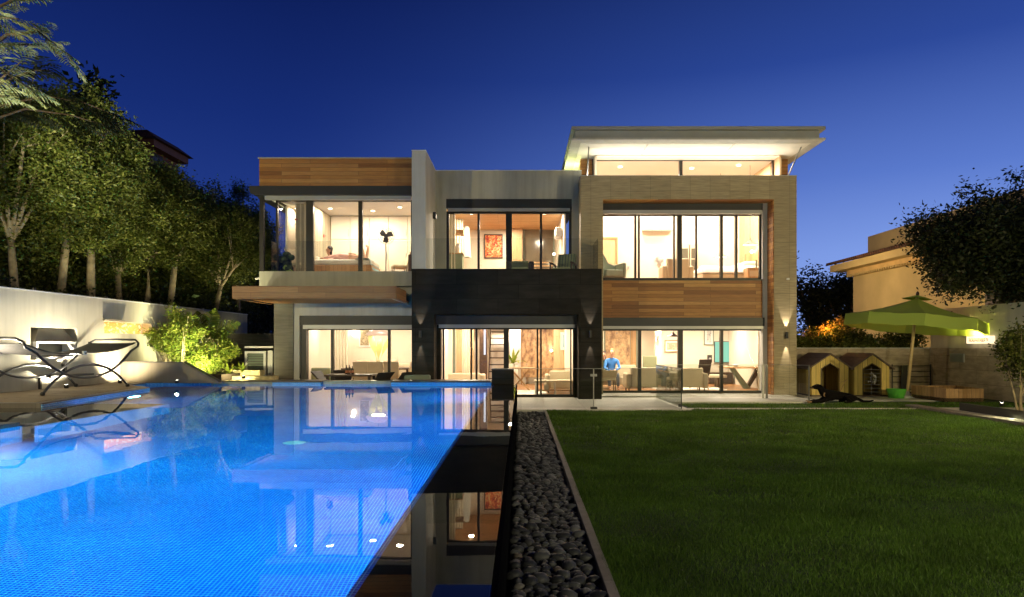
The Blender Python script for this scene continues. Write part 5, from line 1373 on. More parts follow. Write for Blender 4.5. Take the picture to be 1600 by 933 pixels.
def dchair(label, x, y, z, rz, m, legm, group, h=.98, flare=0.0, name='dining_chair'):
    t = thing(name, label, 'chair', (x, y, z), rz, group)
    cushion('seat', m, t, -.24, .24, -.24, .24, .38, .48, .03)
    mb = MB(); mb.add([(-.24, .20, .48), (.24, .20, .48), (.24, .27, .48), (-.24, .27, .48), (-.24 - flare * .3, .30 + flare, h), (.24 + flare * .3, .30 + flare, h), (.24 + flare * .3, .36 + flare, h), (-.24 - flare * .3, .36 + flare, h)],
           [(0, 3, 2, 1), (4, 5, 6, 7), (0, 1, 5, 4), (1, 2, 6, 5), (2, 3, 7, 6), (3, 0, 4, 7)])
    mb.build('backrest', m, t, bevel=.02)
    for sx in (-1, 1):
        for sy_ in (-1, 1): MB().tube([(sx * .20, sy_ * .20, .38), (sx * .22, sy_ * .22, 0)], [.02, .014], 6).build('leg', legm, t)
    return t
def table(name, label, x, y, z, w, dpt, h, m, legm, rz=0, top=.05):
    t = thing(name, label, 'table', (x, y, z), rz)
    bx('tabletop', m, t, -w / 2, w / 2, -dpt / 2, dpt / 2, h - top, h, bevel=.01)
    for sx in (-1, 1):
        for sy_ in (-1, 1): bx('leg', legm, t, *sorted((sx * (w / 2 - .05), sx * (w / 2 - .12))), *sorted((sy_ * (dpt / 2 - .05), sy_ * (dpt / 2 - .12))), 0, h - top)
    return t
def picture(label, x, y, z, w, h, cols, fm, rz=0, mat=.06, name='picture', cat='picture'):
    t = thing(name, label, cat, (x, y, z), rz)
    f = .045
    mb = MB(); mb.box(-w / 2, w / 2, -.03, 0, -h / 2, -h / 2 + f); mb.box(-w / 2, w / 2, -.03, 0, h / 2 - f, h / 2); mb.box(-w / 2, -w / 2 + f, -.03, 0, -h / 2 + f, h / 2 - f); mb.box(w / 2 - f, w / 2, -.03, 0, -h / 2 + f, h / 2 - f)
    mb.build('picture_frame', fm, t)
    bx('mount', M['white'], t, -w / 2 + f, w / 2 - f, -.015, 0, -h / 2 + f, h / 2 - f)
    k = NM('artwork'); v = k.coord(3, 3, 3); nz = k.node('ShaderNodeTexNoise'); nz.inputs['Scale'].default_value = 1.6; nz.inputs['Detail'].default_value = 5; nz.inputs['Distortion'].default_value = 2.5; k.l.new(v, nz.inputs['Vector'])
    k.col(k.ramp(nz.outputs['Fac'], [(.3 + .4 * i / (len(cols) - 1), c) for i, c in enumerate(cols)])); k.set(.6)
    bx('artwork', k.m, t, -w / 2 + f + mat, w / 2 - f - mat, -.022, -.015, -h / 2 + f + mat, h / 2 - f - mat)
    return t
def sconce(label, x, y, z, e, size=.05, col=(1, .85, .6)):
    t = thing('sconce', label, 'wall lamp', (x, y, z))
    MB().ball((0, -.10, 0), size, 12).build('globe', m_emit('sconce_globe', col, 14), t, smooth=True); bx('bracket', M['steel'], t, -.02, .02, -.09, 0, -.02, .02)
    lamp('POINT', 'sconce_light', (x, y - .24, z + .12), e, col, .06)
    return t
def curtain(label, x0, x1, y, z0, z1, m=None):
    t = thing('curtain', label, 'curtain', ((x0 + x1) / 2, y, z0)); w = x1 - x0; nf = max(3, int(w / .09))
    o = MB().grid(lambda u, v: (-w / 2 + u * w, .035 * math.sin(u * nf * PI * 2), v * (z1 - z0)), nf * 8, 1).build('cloth', m or M['curtain'], t, smooth=True)
    MB().tube([(-w / 2, 0, z1 - z0), (w / 2, 0, z1 - z0)], .012, 6).build('rail', M['steel'], t)
    return t
def acunit(label, x, y, z, w=.95, rz=0):
    t = thing('air_conditioner', label, 'air conditioner', (x, y, z), rz)
    bx('casing', M['white'], t, -w / 2, w / 2, -.22, 0, -.15, .15, bevel=.03); bx('outlet', M['track'], t, -w / 2 + .06, w / 2 - .06, -.226, -.21, -.12, -.08)
def fan(label, x, y, z, h, rz=0, m='black', rad=.22, mb_='black'):
    t = thing('pedestal_fan', label, 'fan', (x, y, z), rz)
    MB().lathe([(.0005, 0), (.2, 0), (.2, .02), (.03, .05)], 20).build('base', M[m], t); MB().tube([(0, 0, .03), (0, 0, h - .12)], .018, 8).build('pole', M['steel'], t)
    MB().tube([(0, .10, h), (0, -.02, h)], .055, 12).build('motor', M[m], t)
    mb = MB()
    for j in range(4):
        rr = rad * (j + 1) / 4; mb.tube([(rr * math.cos(a), -.09 + .05 * (rr / rad) ** 2, h + rr * math.sin(a)) for a in np.linspace(0, 2 * PI, 25)], .006, 4, cap=False)
    for j in range(16):
        a = 2 * PI * j / 16; mb.tube([(0, -.09, h), (rad * math.cos(a), -.04, h + rad * math.sin(a))], .003, 4)
        mb.tube([(0, .03, h), (rad * math.cos(a), -.035, h + rad * math.sin(a))], .003, 4)
    mb.build('cage', M['shutter'] if mb_ == 'black' else M['white'], t)
    mb = MB()
    for j in range(3):
        a = 2 * PI * j / 3 + .4; ca, sa = math.cos(a), math.sin(a)
        mb.add([(-sa * .03 , -.05, h + ca * .03), (ca * rad * .45 - sa * .10, -.045, h + sa * rad * .45 + ca * .10), (ca * rad * .85 - sa * .07, -.04, h + sa * rad * .85 + ca * .07), (ca * rad * .85 + sa * .08, -.065, h + sa * rad * .85 - ca * .08), (ca * rad * .4 + sa * .07, -.06, h + sa * rad * .4 - ca * .07), (sa * .03, -.05, h - ca * .03)], [(0, 1, 2, 3, 4, 5)])
    mb.build('blades', M[mb_], t)
    return t
def pendant(label, x, y, ztop, z, r_, e, h=.25, m='greygreen', col=(1, .85, .62)):
    t = thing('pendant_lamp', label, 'pendant lamp', (x, y, z))
    MB().tube([(0, 0, h), (0, 0, ztop - z)], .006, 5).build('cord', M['black'], t)
    MB().lathe([(.015, h), (.03, h * .75), (r_ * .35, h * .45), (r_ * .8, h * .16), (r_, 0), (r_ * .97, 0), (r_ * .7, h * .14), (.02, h * .6)], 26).build('lamp_shade', M[m], t, smooth=True)
    MB().lathe([(.0005, .01), (r_ * .9, .01)], 22).build('diffuser', m_emit('pendant_diffuser', col, 4), t)
    lamp('AREA', 'pendant_light', (x, y, z - .02), e, col, r_ * 1.5, target=(x, y + .001, z - 2))
    return t

# ---------------- upper left bedroom
FL = 3.72
t = thing('bed', 'wooden bed with white sheet and pale blue blanket in the upper left bedroom', 'bed', (XX(532, 22.1), 22.2, FL))
L_, R_ = XX(474, 22.1) - XX(532, 22.1), XX(586, 22.1) - XX(532, 22.1)
bx('bed_frame', M['midwood'], t, L_, R_, -.55, .75, .08, .42, bevel=.02); cushion('mattress', M['linen'], t, L_ + .03, R_ - .03, -.52, .72, .421, .60, .05)
cushion('pillow', M['linen'], t, L_ + .06, L_ + .55, -.35, .35, .602, .72, .05)
mb = MB().grid(lambda u, v: (R_ - .55 + .58 * u, -.56 + 1.28 * v, .625 + .015 * math.sin(9 * v) if u < .8 else .62 - (u - .8) * 1.8), 10, 8); mb.build('blanket', m_plain('blue_blanket', (.30, .50, .58), .9), t, smooth=True)
bx('headboard', M['midwood'], t, L_ - .06, L_, -.55, .75, .08, .95, bevel=.01)
p = thing('person', 'person lying prone on the bed with lower legs raised, pale pink top', 'person', (XX(532, 22.1), 22.15, FL + .62))
V = [(.32, 0, .11), (.10, 0, .12), (-.12, 0, .15), (-.25, 0, .19), (-.14, -.20, .13), (-.34, -.30, .06), (-.50, -.16, .06), (-.14, .20, .13), (-.34, .28, .06), (-.50, .14, .06)]
skin_body('top', V, [(0, 1), (1, 2), (2, 3), (2, 4), (4, 5), (5, 6), (2, 7), (7, 8), (8, 9)], [.12, .11, .12, .05, .06, .045, .035, .06, .045, .035], m_plain('pink_top', (.62, .36, .32), .85), p, 2, 0)
V = [(.32, 0, .11), (.38, -.09, .10), (.78, -.11, .08), (.70, -.11, .46), (.60, -.12, .52), (.38, .09, .10), (.80, .12, .08), (.86, .12, .45), (.78, .12, .52)]
skin_body('body', V, [(0, 1), (1, 2), (2, 3), (3, 4), (0, 5), (5, 6), (6, 7), (7, 8)], [.12, .09, .06, .04, .035, .09, .06, .04, .035], M['skin'], p, 2, 0)
mb = MB(); hand(mb, (-.50, -.16, .05), (-1, .2, 0), (0, 0, 1)); hand(mb, (-.50, .14, .05), (-1, -.2, 0), (0, 0, 1), side=-1); mb.build('hands', M['skin'], p, smooth=True)
head(p, (-.38, 0, .32), (-.9, -.5, -.1), M['hair'], .06)
fan('grey pedestal fan standing at the foot of the bed in the left bedroom', XX(603, 22.0), 22.0, FL, ZZ(369, 22.0) - FL, R(20), 'black', .26)
t = thing('desk', 'dark wooden desk cut by the right edge of the left bedroom window', 'desk', (-3.6, 22.3, FL)); bx('desk_body', M['darkwood'], t, -.02, .32, -.4, .5, 0, .78, bevel=.01); bx('desk_shelf', M['darkwood'], t, .1, .32, -.3, .4, .95, 1.0); bx('books', m_plain('red_books', (.25, .05, .04), .7), t, .12, .3, -.2, .1, .78, .92)
dchair('cream padded desk chair beside the fan in the left bedroom', -3.98, 22.35, FL, R(-70), M['cream'], M['steel'], None, .92, name='desk_chair')
# wardrobes
t = thing('wardrobe', 'full width pale built-in wardrobe behind the bed', 'wardrobe', (-4.9, 23.5, FL))
for i in range(5):
    x0 = -1.63 + i * .66
    bx('door', M['room'], t, x0 + .006, x0 + .654, -.04, 0, 0, 1.50, bevel=.004); bx('cupboard_door', M['room'], t, x0 + .006, x0 + .654, -.04, 0, 1.512, 2.30, bevel=.004)
    bx('handle', M['steel'], t, x0 + .60, x0 + .615, -.06, -.04, .8, 1.05); bx('cupboard_handle', M['steel'], t, x0 + .60, x0 + .615, -.06, -.04, 1.62, 1.85)
# things by the corner window
t = thing('duffel_bag', 'dark green patterned bag heaped in the glazed corner of the bedroom', 'bag', (XX(447, 21.5), 21.55, FL))
mb = MB(); r = np.random.default_rng(4)
for i in range(9): mb.ball((r.uniform(-.14, .14), r.uniform(-.1, .12), .12 + i * .075), r.uniform(.12, .17), 10, (1, .9, .8))
mb.build('bag_body', m_plain('green_camo', (.035, .06, .025), .8, scale=9, var=.9, bump=.6), t, smooth=True)
t = thing('board_bag', 'folded lime and grey board leaning in the bedroom corner', 'board', (XX(462, 21.35), 21.4, FL), rot=(0, R(-48), 0)); bx('board_body', m_plain('lime_board', (.36, .50, .08), .6), t, -.07, .07, -.03, .03, 0, .52, bevel=.02); bx('stripe', M['greygreen'], t, .02, .05, -.034, -.031, .04, .48)
dchair('pale folding chair with slanted back by the striped wall', XX(468, 21.6), 21.75, FL, R(60), M['cream'], M['steel'], None, .95, .12, name='folding_chair')
for i, (px, py, lab) in enumerate([(462, 343, 'small red metal wall hook on the striped wall near the corner glass'), (508, 369, 'small red metal wall hook on the striped wall above the bed')]):
    t = thing('wall_hook', lab, 'hook', (XX(px, 21.4) if i == 0 else -6.53, 21.40 if i == 0 else 22.6, ZZ(py, 21.4 if i == 0 else 22.6)))
    mb = MB(); 
    for a in range(5): mb.tube([(0, 0, 0), (.09 * math.cos(a * 1.256), -.05, .06 * math.sin(a * 1.256))], .010, 5)
    mb.build('hook_arms', m_plain('red_enamel', (.45, .03, .03), .4, bump=0), t)

# ---------------- upper middle lounge
FM = 3.5
yb = 26.68
t = picture('tall framed abstract painting in reds and orange on the lounge back wall', XX(771, yb), yb, ZZ(385, yb), XX(785.5, yb) - XX(756.5, yb), ZZ(366, yb) - ZZ(404, yb), [(.05, .01, .01), (.42, .04, .02), (.62, .16, .02), (.75, .55, .28), (.20, .03, .01)], M['darkwood'], mat=0, name='painting', cat='painting')
t = thing('glass_partition', 'dark framed glass door reflecting lamps at the back of the timber lounge', 'door', (XX(842, yb), yb, FM))
w = (XX(866, yb) - XX(817.5, yb)) / 2; hgt = ZZ(354, yb) - FM
bx('door_frame', M['greygreen'], t, -w, -w + .05, -.04, 0, 0, hgt); bx('door_frame', M['greygreen'], t, w - .05, w, -.04, 0, 0, hgt); bx('door_frame', M['greygreen'], t, -w + .05, w - .05, -.04, 0, hgt - .05, hgt)
bx('door_panel', m_plain('smoked_panel', (.14, .11, .07), .12, bump=0), t, -w + .05, w - .05, -.02, 0, 0, hgt - .05)
mb = MB()
for i in range(9): mb.box(-w + .05, w - .05, -.032, -.021, .25 + i * .13, .30 + i * .13)
mb.build('louvres', M['midwood'], t)
t = thing('stair_rail', 'low brass stair rail along the back of the timber lounge', 'railing', (XX(760, 26.3), 26.3, FM)); w = 1.15
bx('rail', M['greygreen'], t, -w, w, -.02, .02, .86, .90)
for i in range(6): bx('baluster', M['greygreen'], t, -w + i * w * .4, -w + i * w * .4 + .02, -.01, .01, 0, .86)
t = thing('screen_wall', 'pale timber board panel between painting and glass door', 'panel', (XX(806, 26.4), 26.4, FM)); bx('boards', M['midwood'], t, -.25, .25, -.04, .04, 0, ZZ(342, 26.4) - FM)
curtain('sheer curtain on the left of the timber lounge', -2.5, -2.2, 22.9, FM, 6.05)
curtain('second sheer curtain deeper in the timber lounge', -2.5, -2.05, 24.2, FM, 6.05)
t = thing('bathrobe', 'white robe hanging on the left wall of the timber lounge', 'robe', (XX(729, 24.6), 24.6, ZZ(402, 24.6)))
MB().grid(lambda u, v: (.17 * (1 - .35 * v) * math.cos(u * 2 * PI), .10 * math.sin(u * 2 * PI), v * 1.05 + .02 * math.sin(u * 18)), 22, 6).build('robe_cloth', M['linen'], t, smooth=True); MB().ball((0, 0, 1.06), .08, 10, (1.2, 1, .8)).build('hood', M['linen'], t, smooth=True)
MB().tube([(0, 0, 1.1), (-.3, 0, 1.2)], .01, 5).build('peg', M['steel'], t)
t = thing('cabinet', 'sage green cabinet with a small lamp cut by the left lounge window jamb', 'cabinet', (-2.15, 23.2, FM)); bx('cabinet_body', M['sage'], t, -.3, .18, -.3, .3, 0, 1.15, bevel=.01); bx('cabinet_top', M['midwood'], t, -.32, .2, -.32, .32, 1.15, 1.19); MB().lathe([(.06, 1.19), (.09, 1.4), (.05, 1.55), (.0005, 1.56)], 14).build('vase', M['linen'], t, smooth=True); bx('shelf', M['midwood'], t, -.3, .2, -.1, .3, 1.85, 2.0)
acunit('white air conditioner high on the right wall of the timber lounge', 1.40, 23.6, 5.45, .9, R(-90))
sconce('bright lamp globe on the right wall of the timber lounge', 1.2, 24.9, 4.9, 8)
sofa('small two tone armchair with dark sides on the balcony', XX(812.5, 20.7), 20.75, 3.5, .84, .75, .68, M['sage'], 0)
t = [o for o in C.objects if o.get('label') == 'small two tone armchair with dark sides on the balcony'][0]; t['category'] = 'armchair'; t.name = 'armchair'
for c in t.children:
    if c.name.startswith('arm'): c.data.materials.clear(); c.data.materials.append(M['rattan'])
# wooden lounge chair
t = thing('armchair', 'wooden framed lounge chair with striped cushions at the right of the balcony', 'armchair', (XX(881, 20.9), 21.0, 3.5), R(-18))
for s in (-1, 1):
    MB().tube([(s * .33, -.34, 0), (s * .33, -.32, .58)], .024, 6).build('leg', M['darkwood'], t); MB().tube([(s * .33, .42, 0), (s * .33, .20, .60)], .024, 6).build('leg', M['darkwood'], t)
    MB().tube([(s * .33, -.40, .585), (s * .33, -.1, .60), (s * .33, .30, .56)], .032, 8).build('armrest', M['darkwood'], t, smooth=True)
cushion('seat', M['sage'], t, -.29, .29, -.34, .30, .32, .45, .04)
bk = bx('backrest', m_tiles('striped_cushion', (.30, .33, .20), (.24, .27, .17), (.07, .11, .13), .09, 2, 'xz', .9, .012, 0), t, -.29, .29, -.06, .06, 0, .55, bevel=.04); bk.location = (0, .30, .42); bk.rotation_euler = (R(-18), 0, 0)

# ---------------- upper right bedroom
FR = 3.68; yb = 26.18
acunit('white air conditioner on the tall white bedroom wall', XX(1026, yb), yb, ZZ(356, yb), XX(1049, yb) - XX(1003, yb))
fan('white pedestal fan in front of the white bedroom wall', XX(1030, 24.5), 24.5, FR, ZZ(409, 24.5) - FR, R(-10), 'white', .20, 'white')
sofa('cream upholstered bench at the foot of the upper right bed', XX(1057, 23.4), 23.5, FR, XX(1082, 23.4) - XX(1033, 23.4), .7, .86, M['cream'], PI)
t = thing('armchair', 'grey wing armchair at the left edge of the upper right window', 'armchair', (XX(953, 22.8), 22.9, FR), R(20))
cushion('seat', M['greygreen'], t, -.30, .34, -.35, .3, .18, .42); MB().prismy([(-.36, .2), (.34, .2), (.34, .62), (.08, .70), (-.1, 1.0), (-.36, 1.06)], .22, .36).build('backrest', M['greygreen'], t, bevel=.03)
cushion('arm', M['greygreen'], t, .341, .46, -.34, .35, .16, .66); cushion('arm', M['greygreen'], t, -.46, -.361, -.34, .35, .16, .66)
t = thing('bed', 'wide white double bed in the upper right bedroom', 'bed', (XX(1135, 24.0), 24.1, FR))
w = (XX(1180, 23.8) - XX(1090, 23.8)) / 2
cushion('bed_frame', M['cream'], t, -w, w, -.75, 1.0, .1, .36, .03)
mb = MB().grid(lambda u, v: (-w + 2 * w * u, -.78 + 1.8 * v, .62 + .05 * math.sin(u * 9 + v * 3) * math.sin(v * 7) - (.22 if v < .02 or u < .02 else 0)), 40, 26); o = mb.build('duvet', M['linen'], t, smooth=True)
cushion('mattress', M['linen'], t, -w + .02, w - .02, -.73, .98, .361, .56, .04)
cushion('pillow', M['linen'], t, w - .55, w - .05, -.6, .05, .64, .80, .06); cushion('pillow', M['linen'], t, w - .55, w - .05, .15, .85, .64, .82, .06)
bx('headboard', M['midwood'], t, w + .02, w + .08, -.8, 1.05, .1, 1.25)
t = thing('nightstand', 'small wooden nightstand at the right end of the upper bed', 'nightstand', (XX(1177, 23.0), 23.0, FR)); bx('cabinet_body', M['midwood'], t, -.26, .26, -.22, .22, .08, .5, bevel=.01); bx('drawer', M['cream'], t, -.2, .2, -.235, -.221, .2, .4); MB().tube([(.1, 0, .5), (.1, 0, .78)], .03, 8).build('bottle', M['greygreen'], t)
pendant('larger cone pendant lamp hanging near the right edge of the bedroom window', XX(1172, 23.2), 23.2, 7.7, ZZ(383, 23.2), .27, 10)
pendant('cone pendant lamp hanging lower over the bed, partly behind a mullion', XX(1126, 24.3), 24.3, 7.7, ZZ(402, 24.3), .24, 10)
sconce('bracket wall lamp glowing beside the right end of the bed', XX(1184, 23.6), 24.3, ZZ(392, 24), 14, .06)
t = thing('bookcase', 'dark glazed bookcase at the back of the upper right bedroom', 'bookcase', (XX(1080, 25.9), 26.1, FR)); hh = ZZ(380, 25.9) - FR
for i, (x0, x1) in enumerate(((-.38, -.14), (-.02, .20))):
    bx('cabinet_body', M['cream'], t, x0 - .04, x1 + .04, -.28, 0, 0, hh - .05 * i, bevel=.01)
    for j in range(3): bx('glass_door', m_plain('dark_cabinet_glass', (.12, .11, .08), .2, bump=0) if (i, j) == (0, 0) else bpy.data.materials['dark_cabinet_glass'], t, x0, x1, -.29, -.281, .35 + j * .42, .35 + j * .42 + .38)
t = thing('doorway', 'open timber framed doorway at the left of the upper right bedroom', 'doorway', (XX(952, 26.0), 26.15, FR)); hh = ZZ(370, 26) - FR
bx('door_frame', M['midwood'], t, -.34, -.28, -.04, 0, 0, hh); bx('door_frame', M['midwood'], t, .26, .34, -.04, 0, 0, hh); bx('door_frame', M['midwood'], t, -.28, .26, -.04, 0, hh - .07, hh); bx('corridor_panel', M['wallwood'], t, -.28, .26, -.015, 0, 0, hh - .07)
t = thing('power_socket', 'pair of small wall sockets low on the white bedroom wall', 'socket', (XX(979, 26.1), 26.16, ZZ(418, 26.1))); bx('socket', M['track'], t, -.12, -.03, -.02, 0, -.05, .05); bx('socket', M['track'], t, .03, .12, -.02, 0, -.05, .05)

# ---------------- dining room and patio set
FG = .06; yb = 25.48
for i, (px, lab) in enumerate([(513, 'tall narrow framed picture left of the dining room mullion'), (570, 'tall narrow framed picture behind the oval lampshade')]):
    picture(lab, XX(px, yb), yb, ZZ(524, yb), .42, .85, [(.10, .08, .05), (.3, .24, .14), (.5, .42, .3)], M['white'], mat=.0)
sconce('bright round lamp globe on the dining room back wall', XX(554, yb), yb, ZZ(522, yb), 14, .09)
curtain('pale curtain at the left of the dining room window', XX(482, 23.4), XX(500, 23.4), 23.4, FG, 2.5)
curtain('pale curtain beside the dining room mullion', XX(524, 23.6), XX(543, 23.6), 23.6, FG, 2.5)
t = thing('pendant_lamp', 'wide oval peach lampshade hanging over the dining table', 'pendant lamp', (XX(591, 23.2), 23.2, ZZ(524.5, 23.2)))
MB().lathe([(.40, 0), (.42, .05), (.34, .13), (.18, .20), (.05, .22)], 28, Matrix.Diagonal((1, .6, 1, 1))).build('lamp_shade', m_emit('peach_shade', (1, .62, .40), .8), t, smooth=True); MB().lathe([(.0005, .02), (.39, .02)], 28, Matrix.Diagonal((1, .6, 1, 1))).build('diffuser', m_emit('oval_diffuser', (1, .85, .65), 4), t)
MB().tube([(0, 0, .2), (0, 0, 2.61 - ZZ(524.5, 23.2))], .006, 5).build('cord', M['black'], t); lamp('AREA', 'pendant_light', (XX(591, 23.2), 23.2, ZZ(526, 23.2)), 16, (1, .8, .55), .4, target=(XX(591, 23.2), 23.201, 0))
tb = table('dining_table', 'dining table with dark top behind the cream chairs', XX(592, 23.4), 23.3, FG, 2.3, 1.0, .76, M['darkwood'], M['darkwood'])
for i, (px, dd, rz, lab) in enumerate([(567, 22.45, PI, 'cream dining chair under the pale leaves, left one'), (590, 22.4, PI, 'cream dining chair right in front of the leaf vase'), (614, 22.5, PI, 'cream dining chair behind the right rattan chair'), (631, 23.0, -PI / 2 - .2, 'cream dining chair seen side on by the dark wall'),
        (563, 24.15, 0, 'cream dining chair at the far left side of the table'), (607, 24.15, 0, 'cream dining chair at the far right side of the table')]):
    dchair(lab, XX(px, dd), dd, FG, rz, M['cream'], M['darkwood'], 'cream chairs round the dining table', 1.0, .03)
t = thing('leaf_vase', 'glass vase of tall pale banana leaves on the dining table', 'vase', (XX(590.5, 23.2), 23.2, FG + .761))
MB().lathe([(.0005, 0), (.05, 0), (.06, .12), (.055, .26)], 16).build('vase_body', M['bglass'], t, smooth=True)
M['paleleaf'] = m_leaf('pale_dry_leaves', (.50, .52, .16), (.62, .60, .24), None, .4)
for i, (dx, L, w) in enumerate(((-.30, 1.18, .20), (.0, .85, .13), (.10, .95, .14), (.42, 1.05, .16))):
    mb = MB(); vs = []; fs = []
    for s in range(9):
        q = s / 8; ww = w * .5 * (0.12 + math.sin(PI * max(0, (q - .35) / .66)) if q > .35 else .08)
        c = Vector((dx * q ** 1.2, .03 * i, .05 + L * q))
        vs += [tuple(c + Vector((-ww, 0, 0))), tuple(c + Vector((ww, 0, .02)))]
        if s: fs.append((2 * s - 2, 2 * s - 1, 2 * s + 1, 2 * s))
    mb.add(vs, fs); mb.build('leaf', M['paleleaf'], t, smooth=True)
sofa('sage sofa standing side on behind the dining room glass', XX(503, 22.4), 22.5, FG, 1.05, .8, .80, M['sage'], PI)
sofa('long cream sofa at the far right of the dining room', XX(612, 24.9), 24.8, FG, 1.9, .8, .86, M['cream'], 0)
# patio set outside on the left
pt = table('patio_table', 'dark rattan patio table with bottles behind the pool edge', XX(548, 19.6), 19.65, 0, 1.35, .8, .76, M['darkwood'], M['rattan'])
for i, (px, dd, rz, lab) in enumerate([(521, 19.7, R(80), 'dark rattan patio chair at the left end of the table'), (536, 20.35, R(15), 'dark rattan patio chair behind the table by the bottles'), (583, 19.3, R(-125), 'dark rattan patio chair leaning back right of the table'), (614, 19.45, R(-115), 'dark rattan patio chair furthest right, by the grey day bed')]):
    dchair(lab, XX(px, dd), dd, 0, rz, M['rattan'], M['rattan'], 'rattan chairs round the patio table', .84, .22, name='patio_chair')
for i, (px, z, m, lab) in enumerate([(541.5, .26, 'darkwood', 'leftmost of the three bottles on the patio table'), (546, .27, 'darkwood', 'middle bottle of the three on the patio table'), (551, .24, 'frame', 'rightmost bottle of the three on the patio table')]):
    t = thing('bottle', lab, 'bottle', (XX(px, 19.6), 19.6, .761), 0, 'bottles on the patio table'); MB().lathe([(.0005, 0), (.04, 0), (.04, z * .6), (.014, z * .78), (.014, z), (.0005, z)], 12).build('glass_bottle', M[m], t, smooth=True)
    MB().lathe([(.0412, .04), (.0412, .11)], 12).build('bottle_label', m_plain('amber_label', (.45, .16, .07), .6, bump=0) if i == 0 else bpy.data.materials['amber_label'], t)
t = thing('day_bed', 'low grey-green upholstered day bed by the dark stone pier', 'day bed', (XX(653, 19.25), 19.3, 0)); cushion('backrest', M['greygreen'], t, -.38, .36, -.2, .0, .12, .76, .05); cushion('seat', M['greygreen'], t, -.38, .36, .001, .45, .12, .40, .05); bx('plinth', M['rattan'], t, -.34, .32, -.15, .4, 0, .119)

# ---------------- hall
FG = .04
M['hallwood'] = M['wallwood']
t = thing('panel_wall', 'honey coloured veneer wall panel behind the left hall sofa', 'panel', (XX(723, 25.5), 25.5, FG)); bx('veneer', M['wallwood'], t, -.42, .42, -.04, .04, 0, 2.55)
t = thing('feature_wall', 'dark grey wall panel behind the bright hall globe lamp', 'panel', (XX(701, 24.2), 24.2, FG)); bx('panel_board', M['greygreen'], t, -.20, .24, -.03, .03, 0, 2.55)
sconce('bright globe wall lamp at the left of the hall', XX(698, 24.1), 24.15, ZZ(522, 24.1), 8, .06)
curtain('sheer curtain left of the hall glass', XX(686, 21.2), XX(691, 21.2), 21.2, FG, 2.4); curtain('gathered cream curtain in the middle of the left hall glass', XX(722, 23), XX(734, 23), 23.0, FG, 2.5)
t = thing('dark_column', 'dark timber column left of the staircase', 'column', (XX(757, 25), 25, FG)); bx('column_body', M['darkwood'], t, -.18, .10, -.1, .1, 0, 2.56); bx('column_strip', m_emit('strip', (.8, .85, 1), 1.2), t, -.02, .05, -.11, -.101, 1.2, 2.3)
t = thing('staircase', 'open riser staircase with dark treads behind the centre mullion', 'staircase', (XX(776, 25), 25.0, FG))
for i in range(9): bx('tread', M['darkwood'], t, -.28, .42, .0 + i * .24, .26 + i * .24, .30 + i * .25, .34 + i * .25)
for s in (-.30, .44): MB().prismx([(0, .2), (.15, .2), (2.3, 2.50), (2.15, 2.50)], s - .015, s + .015).build('stringer', M['darkwood'], t)
bx('stair_wall', M['ceil'], t, -.3, 1.1, 2.35, 2.42, 0, 2.56)
blades('house_plant', 'tall leafy potted plant beside the staircase', XX(802, 23.8), 23.8, .95, 26, .75, .10, 91, M['leafbright'], .6)
t = thing('plant_stand', 'slim pale pot holding the tall hall plant', 'pot', (XX(802, 23.8), 23.8, FG)); MB().lathe([(.0005, 0), (.12, 0), (.17, .9), (.15, .9)], 16).build('pot_body', M['linen'], t, smooth=True)
k = NM('bronze_art'); v = k.coord(2, 2, 1.2); k.col(k.ramp(k.noise(v, 2.6, 6, .7), [(.35, (.16, .09, .07)), (.47, (.42, .26, .14)), (.58, (.70, .48, .26)), (.68, (.35, .28, .26)), (.8, (.62, .52, .40))])); M['bronze'] = k.set(.35)
t = thing('wall_mural', 'tall bronze and brown abstract wall panel at the right of the hall', 'mural', (XX(850, 26.6), 26.6, FG)); bx('mural_panel', M['bronze'], t, -.85, .55, -.03, .03, .3, 2.5); bx('mural_frame', M['midwood'], t, -.90, -.851, -.04, .04, .0, 2.5)
sconce('warm globe lamp in front of the bronze mural', XX(862, 26.2), 26.55, ZZ(548, 26.2), 4, .05)
picture('small blue picture in a white mount on the right hall wall', XX(887, 25.2), 25.4, ZZ(533, 25.2), .52, .66, [(.08, .2, .3), (.2, .4, .5), (.35, .5, .5)], M['white'])
t = thing('veneer_panel', 'orange veneer panel behind the small blue picture', 'panel', (XX(884, 25.5), 25.5, FG)); bx('veneer', M['wallwood'], t, -.45, .35, -.03, .03, 0, 2.55)
sofa('low cream sofa behind the left hall glass', XX(716, 22.4), 22.5, FG, 1.75, .85, .62, M['cream'], 0)
sofa('low cream sofa behind the right hall glass', XX(884, 22.4), 22.5, FG, 1.35, .85, .70, M['cream'], 0)
t = thing('coffee_table', 'pale glass sided coffee table behind the right hall glass', 'table', (XX(866, 21.5), 21.55, FG)); bx('tabletop', M['cream'], t, -.62, .60, -.3, .3, .40, .45, bevel=.005)
for x in (-.60, .0, .56): bx('leg', M['linen'], t, x, x + .04, -.28, .28, 0, .399)
bx('shelf', M['midwood'], t, -.55, .55, -.25, .25, .12, .15); MB().lathe([(.0005, 0), (.07, 0), (.08, .12), (.05, .16)], 14, Matrix.Translation((-.25, 0, .151))).build('jar', M['linen'], t, smooth=True)
t = thing('rug', 'pale rug on the hall floor behind the sliding door', 'rug', (XX(818, 22.2), 22.4, FG)); bx('rug_cloth', M['linen'], t, -.45, .75, -1.2, 1.0, .001, .015)
t = thing('bar_table', 'trestle legged timber side table in the hall', 'table', (XX(812, 23.2), 23.2, FG)); MB().tube([(-.3, 0, 0), (.35, 0, .75)], .03, 6).build('leg', M['midwood'], t); MB().tube([(.35, 0, 0), (-.3, 0, .75)], .03, 6).build('leg', M['midwood'], t); bx('tabletop', M['midwood'], t, -.45, .5, -.3, .3, .75, .79)

